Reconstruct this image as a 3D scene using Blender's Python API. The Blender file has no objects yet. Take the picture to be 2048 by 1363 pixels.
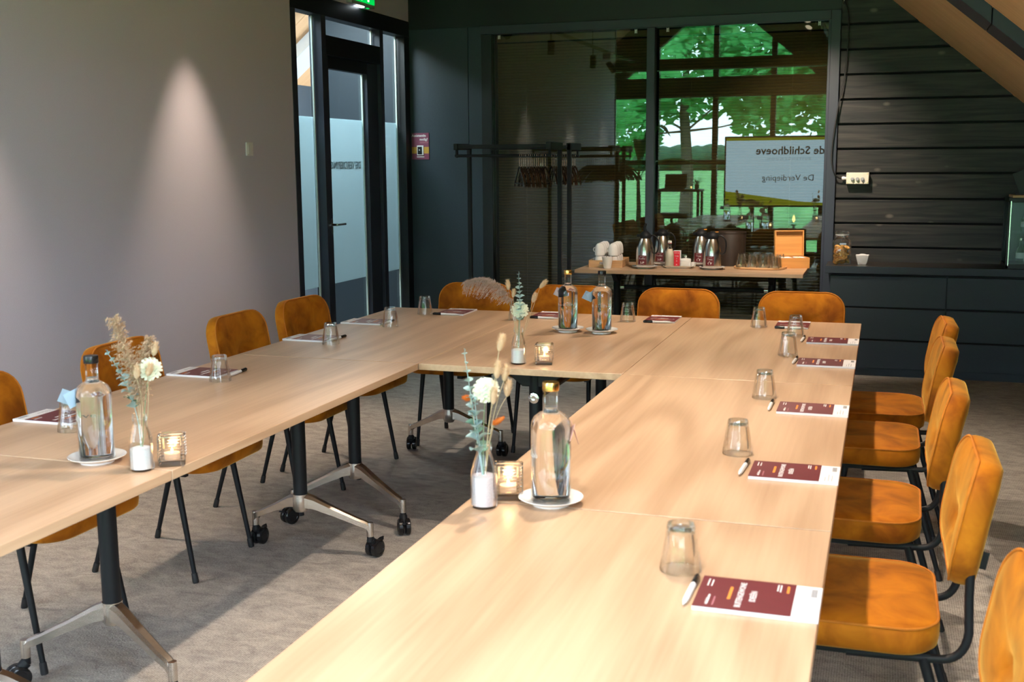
import bpy, bmesh, math, random
from mathutils import Vector, Matrix, Euler
S = bpy.context.scene
COL = S.collection
PI = math.pi
rnd = random.Random(7)

# ------------------------------------------------------------------ camera
def cam_axes(yaw, pitch, roll):
    f0 = Vector((-math.sin(yaw), math.cos(yaw), 0)); r0 = Vector((math.cos(yaw), math.sin(yaw), 0)); u0 = Vector((0, 0, 1))
    f = f0*math.cos(pitch) - u0*math.sin(pitch); u = u0*math.cos(pitch) + f0*math.sin(pitch)
    return r0*math.cos(roll) + u*math.sin(roll), u*math.cos(roll) - r0*math.sin(roll), f
R_, U_, F_ = cam_axes(0.31704, 0.156528, -0.0074122)
cd = bpy.data.cameras.new('camera'); cam = bpy.data.objects.new('camera', cd); COL.objects.link(cam)
cam.matrix_world = Matrix(((R_.x, U_.x, -F_.x, 0.8742), (R_.y, U_.y, -F_.y, -3.9434), (R_.z, U_.z, -F_.z, 1.4987), (0, 0, 0, 1)))
cd.sensor_width = 36; cd.lens = 39.669; cd.clip_start = 0.05; cd.clip_end = 300
cd.dof.use_dof = True; cd.dof.focus_distance = 5.6; cd.dof.aperture_fstop = 7.1
S.camera = cam
S.view_settings.view_transform = 'Standard'; S.view_settings.look = 'None'
S.view_settings.gamma = 1; S.view_settings.use_curve_mapping = False
S.view_settings.exposure = 0.53
S.cycles.use_denoising = True
S.cycles.max_bounces = 10; S.cycles.transparent_max_bounces = 24
S.cycles.diffuse_bounces = 4; S.cycles.glossy_bounces = 5; S.cycles.transmission_bounces = 8
S.cycles.caustics_reflective = False; S.cycles.caustics_refractive = False
S.cycles.sample_clamp_indirect = 6
# ------------------------------------------------------------------ world: bright overcast sky
w = bpy.data.worlds.new('sky'); S.world = w; w.use_nodes = True
nt = w.node_tree; bg = nt.nodes['Background']
bg.inputs[0].default_value = (0.74, 0.85, 1.0, 1); bg.inputs[1].default_value = 13.0
# ------------------------------------------------------------------ lights
SUNK = 1.0
KEY = 28.0     # warm track spots over the tables
WASH = 18.0    # wall washers on the left wall
def light(name, kind, loc, energy, color, **kw):
    l = bpy.data.lights.new(name, kind); l.energy = energy; l.color = color
    for k, v in kw.items(): setattr(l, k, v)
    o = bpy.data.objects.new(name, l); o.location = loc; COL.objects.link(o); return o
# portal in the glazed gable behind the camera (guides the daylight, emits nothing itself)
po = light('window_portal', 'AREA', (-1.2, -4.62, 1.5), 0, (1, 1, 1), shape='RECTANGLE', size=6.6, size_y=3.2)
po.rotation_euler = (PI/2, 0, PI); po.data.cycles.is_portal = True
ADDED_SKYLIGHTS = ((-4.50, -3.05),)     # roof window added out of view, for more daylight on the left wall
for a, b in ADDED_SKYLIGHTS:
    p_ = light('added_skylight_portal', 'AREA', (1.40, (a+b)/2, 3.3208-.8236*1.40+.25), 0, (1, 1, 1), shape='RECTANGLE', size=2.1, size_y=b-a)
    p_.rotation_euler = (0, math.atan(.8236), 0); p_.data.cycles.is_portal = True
# corridor ceiling lamp behind the glazed door
co = light('corridor_lamp_light', 'AREA', (-3.5, 3.4, 2.9), 150, (0.85, 0.95, 1.0), shape='RECTANGLE', size=0.8, size_y=2.2)

# ------------------------------------------------------------------ dimensions
YG = 4.62       # face of the rear wall
XL = -2.785     # face of the left wall
YF = -4.6       # glazed gable behind the camera
ZT = 0.74       # tabletop
RIDGE = -1.6
def roof_z(x): return 3.3208 - 0.8236*x if x > RIDGE else 3.3208 - 0.8236*(2*RIDGE - x)

# ------------------------------------------------------------------ mesh builder
class B:
    def __init__(s): s.v = []; s.f = []
    def add(s, vs, fs):
        n = len(s.v); s.v += [tuple(p) for p in vs]; s.f += [tuple(i+n for i in f) for f in fs]; return s
    def box(s, x0, y0, z0, x1, y1, z1, M=None):
        vs = [Vector(p) for p in ((x0,y0,z0),(x1,y0,z0),(x1,y1,z0),(x0,y1,z0),(x0,y0,z1),(x1,y0,z1),(x1,y1,z1),(x0,y1,z1))]
        if M: vs = [M @ p for p in vs]
        return s.add(vs, [(3,2,1,0),(4,5,6,7),(0,1,5,4),(1,2,6,5),(2,3,7,6),(3,0,4,7)])
    def rings(s, loops, cap0=True, cap1=True):
        n = len(loops[0]); vs = [p for l in loops for p in l]; fs = []
        for k in range(len(loops)-1):
            for i in range(n):
                j = (i+1) % n; fs.append((k*n+i, k*n+j, (k+1)*n+j, (k+1)*n+i))
        if cap0: fs.append(tuple(reversed(range(n))))
        if cap1: fs.append(tuple((len(loops)-1)*n+i for i in range(n)))
        return s.add(vs, fs)
    def lathe(s, prof, n=32, c=(0,0,0), M=None, cap0=True, cap1=True):
        loops = []
        for r, z in prof:
            l = [Vector((c[0]+r*math.cos(2*PI*i/n), c[1]+r*math.sin(2*PI*i/n), c[2]+z)) for i in range(n)]
            if M: l = [M @ p for p in l]
            loops.append(l)
        return s.rings(loops, cap0, cap1)
    def tube(s, pts, r, n=8, closed=False, flat=1.0):
        pts = [Vector(p) for p in pts]; m = len(pts)
        rr = list(r)+[r[-1]]*m if isinstance(r, (list, tuple)) else [r]*m
        loops = []; up = None
        for i in range(m):
            if closed: t = pts[(i+1) % m] - pts[i-1]
            else: t = pts[min(i+1, m-1)] - pts[max(i-1, 0)]
            t.normalize()
            if up is None:
                a = Vector((0,0,1)) if abs(t.z) < .9 else Vector((1,0,0)); up = (a - t*a.dot(t)).normalized()
            else:
                up = (up - t*up.dot(t)); up = up.normalized() if up.length > 1e-6 else t.orthogonal().normalized()
            q = t.cross(up)
            loops.append([pts[i] + (up*math.cos(2*PI*k/n)*flat + q*math.sin(2*PI*k/n))*rr[i] for k in range(n)])
        if closed: loops.append(loops[0]); return s.rings(loops, False, False)
        return s.rings(loops)
    def prism(s, poly, h, M=None):
        n = len(poly); vs = [Vector((p[0], p[1], 0)) for p in poly] + [Vector((p[0], p[1], h)) for p in poly]
        if M: vs = [M @ p for p in vs]
        return s.add(vs, [tuple(reversed(range(n))), tuple(range(n, 2*n))] + [(i, (i+1) % n, n+(i+1) % n, n+i) for i in range(n)])
    def mesh(s, name, mat, smooth=40, fix=True):
        me = bpy.data.meshes.new(name); me.from_pydata(s.v, [], s.f); me.validate()
        if fix:
            bm = bmesh.new(); bm.from_mesh(me); bmesh.ops.remove_doubles(bm, verts=bm.verts, dist=1e-6)
            bmesh.ops.recalc_face_normals(bm, faces=bm.faces); bm.to_mesh(me); bm.free()
        me.materials.append(mat)
        if smooth: me.shade_smooth(); me.set_sharp_from_angle(angle=math.radians(smooth))
        return me
    def obj(s, name, mat, parent=None, smooth=40, bevel=0, fix=True, seg=2):
        return put(s.mesh(name, mat, smooth, fix), name, parent, bevel, seg)
def put(me, name, parent=None, bevel=0, seg=2):
    o = bpy.data.objects.new(name, me); COL.objects.link(o)
    if parent: o.parent = parent
    if bevel:
        b = o.modifiers.new('bevel', 'BEVEL'); b.width = bevel; b.segments = seg; b.limit_method = 'ANGLE'; b.angle_limit = math.radians(40)
    return o
def box(name, mat, x0, y0, z0, x1, y1, z1, parent=None, bevel=0.0, M=None):
    return B().box(x0, y0, z0, x1, y1, z1, M).obj(name, mat, parent, bevel=bevel)
def tag(o, label=None, cat=None, group=None, kind=None):
    if label: o['label'] = label
    if cat: o['category'] = cat
    if group: o['group'] = group
    if kind: o['kind'] = kind
    return o
def thing(name, label, cat, loc=(0,0,0), rz=0, group=None):
    o = bpy.data.objects.new(name, None); o.empty_display_size = .05; COL.objects.link(o)
    o.location = loc; o.rotation_euler = (0, 0, rz); return tag(o, label, cat, group)
def structure(name, mat, build, parent=None, bevel=0, smooth=40):
    o = build.obj(name, mat, parent, bevel=bevel, smooth=smooth); o['kind'] = 'structure'; return o
def dup(root, loc=None, rz=None, label=None, group=None, rot=None):
    def cp(o, par):
        c = o.copy(); COL.objects.link(c)
        if par: c.parent = par
        for ch in KIDS.get(o.name, ()): cp(ch, c)
        return c
    KIDS.clear()
    for o in bpy.data.objects:
        if o.parent: KIDS.setdefault(o.parent.name, []).append(o)
    r = cp(root, None)
    if loc is not None: r.location = loc
    if rz is not None: r.rotation_euler = (0, 0, rz)
    if rot is not None: r.rotation_euler = rot
    if label: r['label'] = label
    if group: r['group'] = group
    return r
KIDS = {}
def rrect(w, h, r, n=6):
    p = []
    for cx, cy, a0 in ((w/2-r, h/2-r, 0), (-w/2+r, h/2-r, PI/2), (-w/2+r, -h/2+r, PI), (w/2-r, -h/2+r, 1.5*PI)):
        p += [(cx+r*math.cos(a0+PI/2*i/n), cy+r*math.sin(a0+PI/2*i/n)) for i in range(n+1)]
    return p
def bez(p0, p1, p2, n=8):
    p0, p1, p2 = Vector(p0), Vector(p1), Vector(p2)
    return [p0*(1-t)**2 + p1*2*t*(1-t) + p2*t*t for t in [i/n for i in range(n+1)]]
TXT = {}
def text_mesh(s, size, mat, align='CENTER', bold=0.0, space=1.0):
    k = (s, size, mat.name, align, bold, space)
    if k in TXT: return TXT[k]
    c = bpy.data.curves.new('lettering', 'FONT'); c.body = s; c.size = size; c.align_x = align; c.align_y = 'CENTER'
    c.resolution_u = 2; c.offset = bold; c.space_character = space; c.extrude = size*0.01
    o = bpy.data.objects.new('lettering', c); COL.objects.link(o)
    bpy.context.view_layer.update()
    me = bpy.data.meshes.new_from_object(o.evaluated_get(bpy.context.evaluated_depsgraph_get()))
    me.name = 'lettering'
    bpy.data.objects.remove(o); me.materials.clear(); me.materials.append(mat)
    TXT[k] = me; return me
def text(s, size, mat, parent, M, align='CENTER', bold=0.0, name='lettering', space=1.0):
    o = put(text_mesh(s, size, mat, align, bold, space), name, parent); o.matrix_local = M; return o
def frame(o, x, y):   # 4x4 from origin and two axes
    o, x, y = Vector(o), Vector(x).normalized(), Vector(y).normalized(); z = x.cross(y)
    return Matrix(((x.x,y.x,z.x,o.x),(x.y,y.y,z.y,o.y),(x.z,y.z,z.z,o.z),(0,0,0,1)))

# ------------------------------------------------------------------ materials
def nodes(name):
    m = bpy.data.materials.new(name); m.use_nodes = True; t = m.node_tree
    return m, t, t.nodes, t.links, t.nodes['Principled BSDF']
def M(name, col, rough=.5, metal=0, var=.06, scale=30, bump=0, bscale=200, emit=None, estr=0, trans=0, ior=1.45, sheen=0, coat=0, spec=None, stretch=None):
    m, t, N, L, p = nodes(name)
    p.inputs['Roughness'].default_value = rough; p.inputs['Metallic'].default_value = metal
    p.inputs['IOR'].default_value = ior; p.inputs['Transmission Weight'].default_value = trans
    p.inputs['Sheen Weight'].default_value = sheen; p.inputs['Coat Weight'].default_value = coat
    if spec is not None: p.inputs['Specular IOR Level'].default_value = spec
    if emit: p.inputs['Emission Color'].default_value = (*emit, 1); p.inputs['Emission Strength'].default_value = estr
    tc = N.new('ShaderNodeTexCoord'); src = tc.outputs['Object']
    if stretch:
        mp = N.new('ShaderNodeMapping'); mp.inputs['Scale'].default_value = stretch; L.new(src, mp.inputs[0]); src = mp.outputs[0]
    if var:
        nz = N.new('ShaderNodeTexNoise'); nz.inputs['Scale'].default_value = scale; nz.inputs['Detail'].default_value = 4
        L.new(src, nz.inputs['Vector'])
        r = N.new('ShaderNodeValToRGB'); r.color_ramp.elements[0].position = .3; r.color_ramp.elements[1].position = .7
        r.color_ramp.elements[0].color = (*[c*(1-var) for c in col], 1); r.color_ramp.elements[1].color = (*[min(1, c*(1+var)) for c in col], 1)
        L.new(nz.outputs[0], r.inputs[0]); L.new(r.outputs[0], p.inputs['Base Color'])
    else: p.inputs['Base Color'].default_value = (*col, 1)
    if bump:
        nb = N.new('ShaderNodeTexNoise'); nb.inputs['Scale'].default_value = bscale; nb.inputs['Detail'].default_value = 3
        L.new(src, nb.inputs['Vector'])
        b = N.new('ShaderNodeBump'); b.inputs['Strength'].default_value = bump; b.inputs['Distance'].default_value = .002
        L.new(nb.outputs[0], b.inputs['Height']); L.new(b.outputs[0], p.inputs['Normal'])
    return m
def wood(name, c0, c1, rough=.35, freq=9, axis=1, ax_scale=(5, .5, 5), fiber=.5, spec=.5, coat=0.0, rings=1.0):
    m, t, N, L, p = nodes(name); p.inputs['Roughness'].default_value = rough; p.inputs['Specular IOR Level'].default_value = spec
    p.inputs['Coat Weight'].default_value = coat; p.inputs['Coat Roughness'].default_value = .25
    tc = N.new('ShaderNodeTexCoord'); oi = N.new('ShaderNodeObjectInfo')
    ad = N.new('ShaderNodeVectorMath'); ad.operation = 'MULTIPLY_ADD'
    cb = N.new('ShaderNodeCombineXYZ'); L.new(oi.outputs['Random'], cb.inputs[0]); L.new(oi.outputs['Random'], cb.inputs[1])
    L.new(cb.outputs[0], ad.inputs[0]); ad.inputs[1].default_value = (13, 29, 7); L.new(tc.outputs['Object'], ad.inputs[2])
    mp = N.new('ShaderNodeMapping'); mp.inputs['Scale'].default_value = ax_scale; L.new(ad.outputs[0], mp.inputs[0])
    nz = N.new('ShaderNodeTexNoise'); nz.inputs['Scale'].default_value = 1; nz.inputs['Detail'].default_value = 1.5; nz.inputs['Roughness'].default_value = .4
    L.new(mp.outputs[0], nz.inputs['Vector'])
    mu = N.new('ShaderNodeMath'); mu.operation = 'MULTIPLY'; mu.inputs[1].default_value = freq*6.283; L.new(nz.outputs[0], mu.inputs[0])
    sn = N.new('ShaderNodeMath'); sn.operation = 'SINE'; L.new(mu.outputs[0], sn.inputs[0])
    pw = N.new('ShaderNodeMath'); pw.operation = 'MULTIPLY_ADD'; pw.inputs[1].default_value = .30*rings; pw.inputs[2].default_value = .5; L.new(sn.outputs[0], pw.inputs[0])
    mf = N.new('ShaderNodeMapping'); s = list(ax_scale); mf.inputs['Scale'].default_value = tuple(80 if v > 1 else 2.5 for v in s); L.new(ad.outputs[0], mf.inputs[0])
    nf = N.new('ShaderNodeTexNoise'); nf.inputs['Scale'].default_value = 1; nf.inputs['Detail'].default_value = 4; L.new(mf.outputs[0], nf.inputs['Vector'])
    mx = N.new('ShaderNodeMix'); mx.data_type = 'FLOAT'; mx.inputs[0].default_value = fiber; L.new(pw.outputs[0], mx.inputs[2]); L.new(nf.outputs[0], mx.inputs[3])
    r = N.new('ShaderNodeValToRGB'); r.color_ramp.elements[0].position = .22; r.color_ramp.elements[1].position = .72
    r.color_ramp.elements[0].color = (*c0, 1); r.color_ramp.elements[1].color = (*c1, 1)
    L.new(mx.outputs[0], r.inputs[0]); L.new(r.outputs[0], p.inputs['Base Color'])
    return m
def thin_glass(name, tint=(.97,.985,.98), edge=(.55,.6,.6), gloss=(1,1,1), rough=.01, base=.04, gain=.9):
    m, t, N, L, p = nodes(name); N.remove(p); out = N['Material Output']
    tr = N.new('ShaderNodeBsdfTransparent'); gl = N.new('ShaderNodeBsdfGlossy'); gl.inputs['Roughness'].default_value = rough
    gl.inputs['Color'].default_value = (*gloss, 1)
    lw = N.new('ShaderNodeLayerWeight'); lw.inputs[0].default_value = .35
    mc = N.new('ShaderNodeMix'); mc.data_type = 'RGBA'; mc.inputs[6].default_value = (*tint, 1); mc.inputs[7].default_value = (*edge, 1)
    pw = N.new('ShaderNodeMath'); pw.operation = 'POWER'; pw.inputs[1].default_value = 5.0; L.new(lw.outputs['Facing'], pw.inputs[0])
    L.new(pw.outputs[0], mc.inputs[0]); L.new(mc.outputs[2], tr.inputs[0])
    ml = N.new('ShaderNodeMath'); ml.operation = 'MULTIPLY_ADD'; ml.inputs[1].default_value = gain; ml.inputs[2].default_value = base; ml.use_clamp = True
    L.new(lw.outputs['Fresnel'], ml.inputs[0])
    lw.inputs[0].default_value = .25
    ms = N.new('ShaderNodeMixShader'); L.new(ml.outputs[0], ms.inputs[0]); L.new(tr.outputs[0], ms.inputs[1]); L.new(gl.outputs[0], ms.inputs[2])
    L.new(ms.outputs[0], out.inputs[0]); return m
def pane_glass(name, tint, gloss, fac):
    m, t, N, L, p = nodes(name); N.remove(p); out = N['Material Output']
    tr = N.new('ShaderNodeBsdfTransparent'); tr.inputs[0].default_value = (*tint, 1)
    gl = N.new('ShaderNodeBsdfGlossy'); gl.inputs['Roughness'].default_value = 0; gl.inputs['Color'].default_value = (*gloss, 1)
    ms = N.new('ShaderNodeMixShader'); ms.inputs[0].default_value = fac
    L.new(tr.outputs[0], ms.inputs[1]); L.new(gl.outputs[0], ms.inputs[2]); L.new(ms.outputs[0], out.inputs[0]); return m
def velvet(name):
    m, t, N, L, p = nodes(name); p.inputs['Roughness'].default_value = .75; p.inputs['Specular IOR Level'].default_value = .15
    p.inputs['Sheen Weight'].default_value = .55; p.inputs['Sheen Roughness'].default_value = .35; p.inputs['Sheen Tint'].default_value = (1, .62, .15, 1)
    tc = N.new('ShaderNodeTexCoord'); oi = N.new('ShaderNodeObjectInfo')
    ad = N.new('ShaderNodeVectorMath'); ad.operation = 'MULTIPLY_ADD'; cb = N.new('ShaderNodeCombineXYZ')
    for i in range(3): L.new(oi.outputs['Random'], cb.inputs[i])
    L.new(cb.outputs[0], ad.inputs[0]); ad.inputs[1].default_value = (31, 17, 23); L.new(tc.outputs['Object'], ad.inputs[2])
    mp = N.new('ShaderNodeMapping'); mp.inputs['Scale'].default_value = (6, 6, 6); L.new(ad.outputs[0], mp.inputs[0])
    nz = N.new('ShaderNodeTexNoise'); nz.inputs['Scale'].default_value = 1.4; nz.inputs['Detail'].default_value = 4; nz.inputs['Roughness'].default_value = .55; nz.inputs['Distortion'].default_value = .5
    L.new(mp.outputs[0], nz.inputs['Vector'])
    r = N.new('ShaderNodeValToRGB'); e = r.color_ramp.elements
    e[0].position = .33; e[0].color = (.23, .057, .003, 1); e[1].position = .70; e[1].color = (.57, .185, .008, 1)
    x = e.new(.5); x.color = (.41, .120, .005, 1)
    L.new(nz.outputs[0], r.inputs[0]); L.new(r.outputs[0], p.inputs['Base Color'])
    b = N.new('ShaderNodeBump'); b.inputs['Strength'].default_value = .25; b.inputs['Distance'].default_value = .004; L.new(nz.outputs[0], b.inputs['Height']); L.new(b.outputs[0], p.inputs['Normal'])
    return m
def carpet(name):
    m, t, N, L, p = nodes(name); p.inputs['Roughness'].default_value = .95; p.inputs['Specular IOR Level'].default_value = .1
    tc = N.new('ShaderNodeTexCoord')
    mp = N.new('ShaderNodeMapping'); mp.inputs['Scale'].default_value = (3.2, 6, 1); mp.inputs['Rotation'].default_value = (0, 0, .5); L.new(tc.outputs['Object'], mp.inputs[0])
    n1 = N.new('ShaderNodeTexNoise'); n1.inputs['Scale'].default_value = 3.4; n1.inputs['Detail'].default_value = 9; n1.inputs['Roughness'].default_value = .72; n1.inputs['Distortion'].default_value = .6; L.new(mp.outputs[0], n1.inputs['Vector'])
    n2 = N.new('ShaderNodeTexNoise'); n2.inputs['Scale'].default_value = 160; n2.inputs['Detail'].default_value = 2; L.new(tc.outputs['Object'], n2.inputs['Vector'])
    wv = N.new('ShaderNodeTexWave'); wv.bands_direction = 'X'; wv.inputs['Scale'].default_value = 42; wv.inputs['Distortion'].default_value = 2; wv.inputs['Detail Scale'].default_value = 4; L.new(tc.outputs['Object'], wv.inputs['Vector'])
    a = N.new('ShaderNodeMix'); a.data_type = 'FLOAT'; a.inputs[0].default_value = .38; L.new(n1.outputs[0], a.inputs[2]); L.new(n2.outputs[0], a.inputs[3])
    c = N.new('ShaderNodeMix'); c.data_type = 'FLOAT'; c.inputs[0].default_value = .10; L.new(a.outputs[0], c.inputs[2]); L.new(wv.outputs['Fac'], c.inputs[3])
    r = N.new('ShaderNodeValToRGB'); e = r.color_ramp.elements
    e[0].position = .36; e[0].color = (.235, .21, .195, 1); e[1].position = .62; e[1].color = (.54, .495, .44, 1)
    L.new(c.outputs[0], r.inputs[0]); L.new(r.outputs[0], p.inputs['Base Color'])
    b = N.new('ShaderNodeBump'); b.inputs['Strength'].default_value = .5; b.inputs['Distance'].default_value = .004; L.new(n2.outputs[0], b.inputs['Height']); L.new(b.outputs[0], p.inputs['Normal'])
    return m
def black_plank(name):
    m, t, N, L, p = nodes(name); p.inputs['Roughness'].default_value = .55; p.inputs['Specular IOR Level'].default_value = .3
    tc = N.new('ShaderNodeTexCoord'); oi = N.new('ShaderNodeObjectInfo'); ad = N.new('ShaderNodeVectorMath'); ad.operation = 'MULTIPLY_ADD'; cb = N.new('ShaderNodeCombineXYZ')
    L.new(oi.outputs['Random'], cb.inputs[0]); L.new(oi.outputs['Random'], cb.inputs[2]); L.new(cb.outputs[0], ad.inputs[0]); ad.inputs[1].default_value = (9, 9, 9); L.new(tc.outputs['Object'], ad.inputs[2])
    mp = N.new('ShaderNodeMapping'); mp.inputs['Scale'].default_value = (.9, 1, 13); L.new(ad.outputs[0], mp.inputs[0])
    nz = N.new('ShaderNodeTexNoise'); nz.inputs['Scale'].default_value = 2; nz.inputs['Detail'].default_value = 6; nz.inputs['Distortion'].default_value = 1.0; L.new(mp.outputs[0], nz.inputs['Vector'])
    vo = N.new('ShaderNodeTexVoronoi'); vo.inputs['Scale'].default_value = 1; mv = N.new('ShaderNodeMapping'); mv.inputs['Scale'].default_value = (4.2, 1, 7.5); L.new(ad.outputs[0], mv.inputs[0]); L.new(mv.outputs[0], vo.inputs['Vector'])
    kr = N.new('ShaderNodeValToRGB'); kr.color_ramp.elements[0].position = .05; kr.color_ramp.elements[0].color = (1,1,1,1); kr.color_ramp.elements[1].position = .14; kr.color_ramp.elements[1].color = (0,0,0,1); L.new(vo.outputs['Distance'], kr.inputs[0])
    r = N.new('ShaderNodeValToRGB'); e = r.color_ramp.elements; e[0].position = .35; e[0].color = (.017, .018, .020, 1); e[1].position = .8; e[1].color = (.062, .057, .052, 1)
    L.new(nz.outputs[0], r.inputs[0])
    mx = N.new('ShaderNodeMix'); mx.data_type = 'RGBA'; L.new(kr.outputs[0], mx.inputs[0]); L.new(r.outputs[0], mx.inputs[6]); mx.inputs[7].default_value = (.12, .108, .092, 1)
    L.new(mx.outputs[2], p.inputs['Base Color'])
    b = N.new('ShaderNodeBump'); b.inputs['Strength'].default_value = .35; b.inputs['Distance'].default_value = .004; L.new(nz.outputs[0], b.inputs['Height']); L.new(b.outputs[0], p.inputs['Normal'])
    return m
def frosted(name):
    m, t, N, L, p = nodes(name); N.remove(p); out = N['Material Output']
    d = N.new('ShaderNodeBsdfDiffuse'); d.inputs[0].default_value = (.62, .74, .78, 1)
    tl = N.new('ShaderNodeBsdfTranslucent'); tl.inputs[0].default_value = (.72, .86, .92, 1)
    gl = N.new('ShaderNodeBsdfGlossy'); gl.inputs['Roughness'].default_value = .15
    a = N.new('ShaderNodeMixShader'); a.inputs[0].default_value = .65; L.new(d.outputs[0], a.inputs[1]); L.new(tl.outputs[0], a.inputs[2])
    c = N.new('ShaderNodeMixShader'); c.inputs[0].default_value = .05; L.new(a.outputs[0], c.inputs[1]); L.new(gl.outputs[0], c.inputs[2])
    L.new(c.outputs[0], out.inputs[0]); return m
def translucent(name, col, k=.4, rough=.7):
    m, t, N, L, p = nodes(name); out = N['Material Output']; p.inputs['Base Color'].default_value = (*col, 1); p.inputs['Roughness'].default_value = rough
    tl = N.new('ShaderNodeBsdfTranslucent'); tl.inputs[0].default_value = (*col, 1)
    nz = N.new('ShaderNodeTexNoise'); nz.inputs['Scale'].default_value = 40; tc = N.new('ShaderNodeTexCoord'); L.new(tc.outputs['Object'], nz.inputs['Vector'])
    r = N.new('ShaderNodeValToRGB'); r.color_ramp.elements[0].color = (*[c*.78 for c in col], 1); r.color_ramp.elements[1].color = (*[min(1, c*1.15) for c in col], 1)
    L.new(nz.outputs[0], r.inputs[0]); L.new(r.outputs[0], p.inputs['Base Color'])
    a = N.new('ShaderNodeMixShader'); a.inputs[0].default_value = k; L.new(p.outputs[0], a.inputs[1]); L.new(tl.outputs[0], a.inputs[2]); L.new(a.outputs[0], out.inputs[0]); return m

WOOD = wood('ash_laminate', (.40, .25, .15), (.56, .38, .245), rough=.32, freq=6, ax_scale=(3.6, .5, 3.6), fiber=.5, spec=.35)
VELVET = velvet('ochre_velvet')
PIPE = M('velvet_piping', (.50, .155, .008), .8, var=.15)
BLACK = M('black_powder_coat', (.009, .010, .012), .5, spec=.28, bump=.05, bscale=600)
RUBBER = M('black_rubber', (.012, .012, .013), .55)
GLOSSBLACK = M('gloss_black_plastic', (.010, .010, .011), .18)
ALU = M('brushed_aluminium', (.62, .58, .53), .27, 1.0, var=.08, scale=8, stretch=(1, 12, 12))
CHROME = M('chrome', (.75, .73, .70), .12, 1.0, var=.02)
STEEL = M('brushed_steel', (.62, .58, .54), .22, 1.0, var=.06, scale=20, stretch=(1, 1, .1))
WHITE = M('white_porcelain', (.82, .80, .78), .18, coat=.4, var=.01)
PAPER = M('white_paper', (.70, .68, .70), .7, var=.02)
PLASTICW = M('white_plastic', (.72, .72, .72), .35, var=.02)
INK = M('white_ink', (.70, .67, .67), .7, var=.01)
GREYINK = M('grey_ink', (.16, .16, .17), .7, var=.01)
ORANGEINK = M('orange_ink', (.72, .22, .03), .7, var=.01)
BURG = M('burgundy_card', (.125, .016, .022), .42, var=.05)
PINK = M('pale_burgundy_print', (.36, .13, .16), .6, var=.04)
WALLM = M('lilac_grey_wallpaper', (.545, .535, .63), .85, var=.045, scale=260, bump=.12, bscale=420, spec=.2)
NAVY = M('dark_navy_panel', (.024, .036, .048), .5, var=.10, scale=140, bump=.08, bscale=300)
FRAME = M('dark_grey_frame', (.026, .031, .048), .42, var=.06, scale=200)
FRAMEB = M('black_frame', (.006, .007, .009), .45, var=.05)
CABM = M('dark_blue_fronts', (.019, .028, .038), .55, var=.12, scale=200, bump=.08, bscale=500)
CABTOP = M('dark_worktop', (.035, .028, .023), .28, var=.15, scale=40, stretch=(1, 10, 10))
PLANK = black_plank('black_stained_plank')
SHADOWGAP = M('black_backing', (.004, .004, .005), .8)
CARPET = carpet('mottled_carpet')
CEIL = wood('warm_wood_ceiling', (.66, .37, .18), (.80, .49, .26), rough=.6, freq=3, ax_scale=(.5, 6, .5), fiber=.8, spec=.2)
BAMBOO = wood('bamboo', (.52, .22, .06), (.68, .33, .10), rough=.38, freq=3, ax_scale=(.5, 20, 20), fiber=.7)
TRAYW = wood('tray_wood', (.50, .27, .12), (.66, .40, .20), rough=.4, freq=3, ax_scale=(.5, 20, 20), fiber=.6)
GLASS = thin_glass('drinking_glass', tint=(.965, .97, .965), edge=(.90, .91, .91), base=.018, gain=.6)
CANDLEG = thin_glass('ribbed_candle_glass', tint=(.93, .92, .90), edge=(.5, .48, .46), base=.05, gain=1.2)
BOTTLEG = thin_glass('bottle_glass', tint=(.985, .99, .985), edge=(.80, .83, .82), base=.010, gain=.6)
SOLIDG = M('solid_glass', (1, 1, 1), .0, trans=1, ior=1.5, var=0)
WATER = M('water', (1, 1, 1), .0, trans=1, ior=1.33, var=0)
MIRRORP = pane_glass('dark_window_glass', (.74, .77, .75), (.84, 1.0, .94), .062)
CLEARP = pane_glass('clear_window_glass', (.97, .985, .98), (1, 1, 1), .03)
DOORP = pane_glass('door_glass', (.88, .93, .93), (.9, 1, 1), .05)
FROST = frosted('frosted_film')
EDGEG = M('pale_glass_edge', (.55, .66, .64), .3, var=.05)
SLAT = M('brown_blind_slat', (.24, .155, .06), .45, var=.15, scale=25, stretch=(1, 10, 10))
SANDM = M('white_sand', (.82, .80, .82), .9, var=.12, scale=700, bump=.6, bscale=900)
PINKSAND = M('pinkish_sand', (.74, .64, .66), .9, var=.18, scale=600, bump=.6, bscale=900)
EUC = translucent('eucalyptus_leaf', (.42, .56, .55), .4)
EUCD = translucent('dark_eucalyptus_leaf', (.13, .26, .19), .3)
STEM = M('dry_stem', (.42, .33, .20), .7, var=.15)
GSTEM = M('green_stem', (.16, .22, .12), .6, var=.15)
BUNNY = translucent('bunny_tail_fluff', (.78, .62, .43), .4, .9)
PAMPAS = translucent('pampas_fluff', (.66, .50, .35), .4, .9)
PLUMEM = translucent('dusty_plume', (.60, .46, .40), .4, .9)
PETAL = translucent('cream_petal', (.82, .84, .70), .35)
PETALD = M('pale_green_core', (.55, .66, .55), .7)
RUST = translucent('rust_dried_flower', (.62, .17, .02), .25)
GOLD = M('gold_cap', (.80, .52, .16), .22, 1.0, var=.04)
CREAM = M('cream_milk', (.80, .70, .55), .35, var=.01)
RED = M('red_print', (.62, .012, .03), .45, var=.03)
BISC = M('baked_biscuit', (.70, .36, .10), .75, var=.28, scale=60, bump=.5, bscale=150)
LEATHER = M('dark_brown_leather', (.022, .013, .008), .5, var=.2, bump=.3, bscale=300)
TAGB = translucent('blue_tag_paper', (.50, .64, .78), .45)
TAGP = translucent('pink_tag_paper', (.78, .50, .46), .25)
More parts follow.
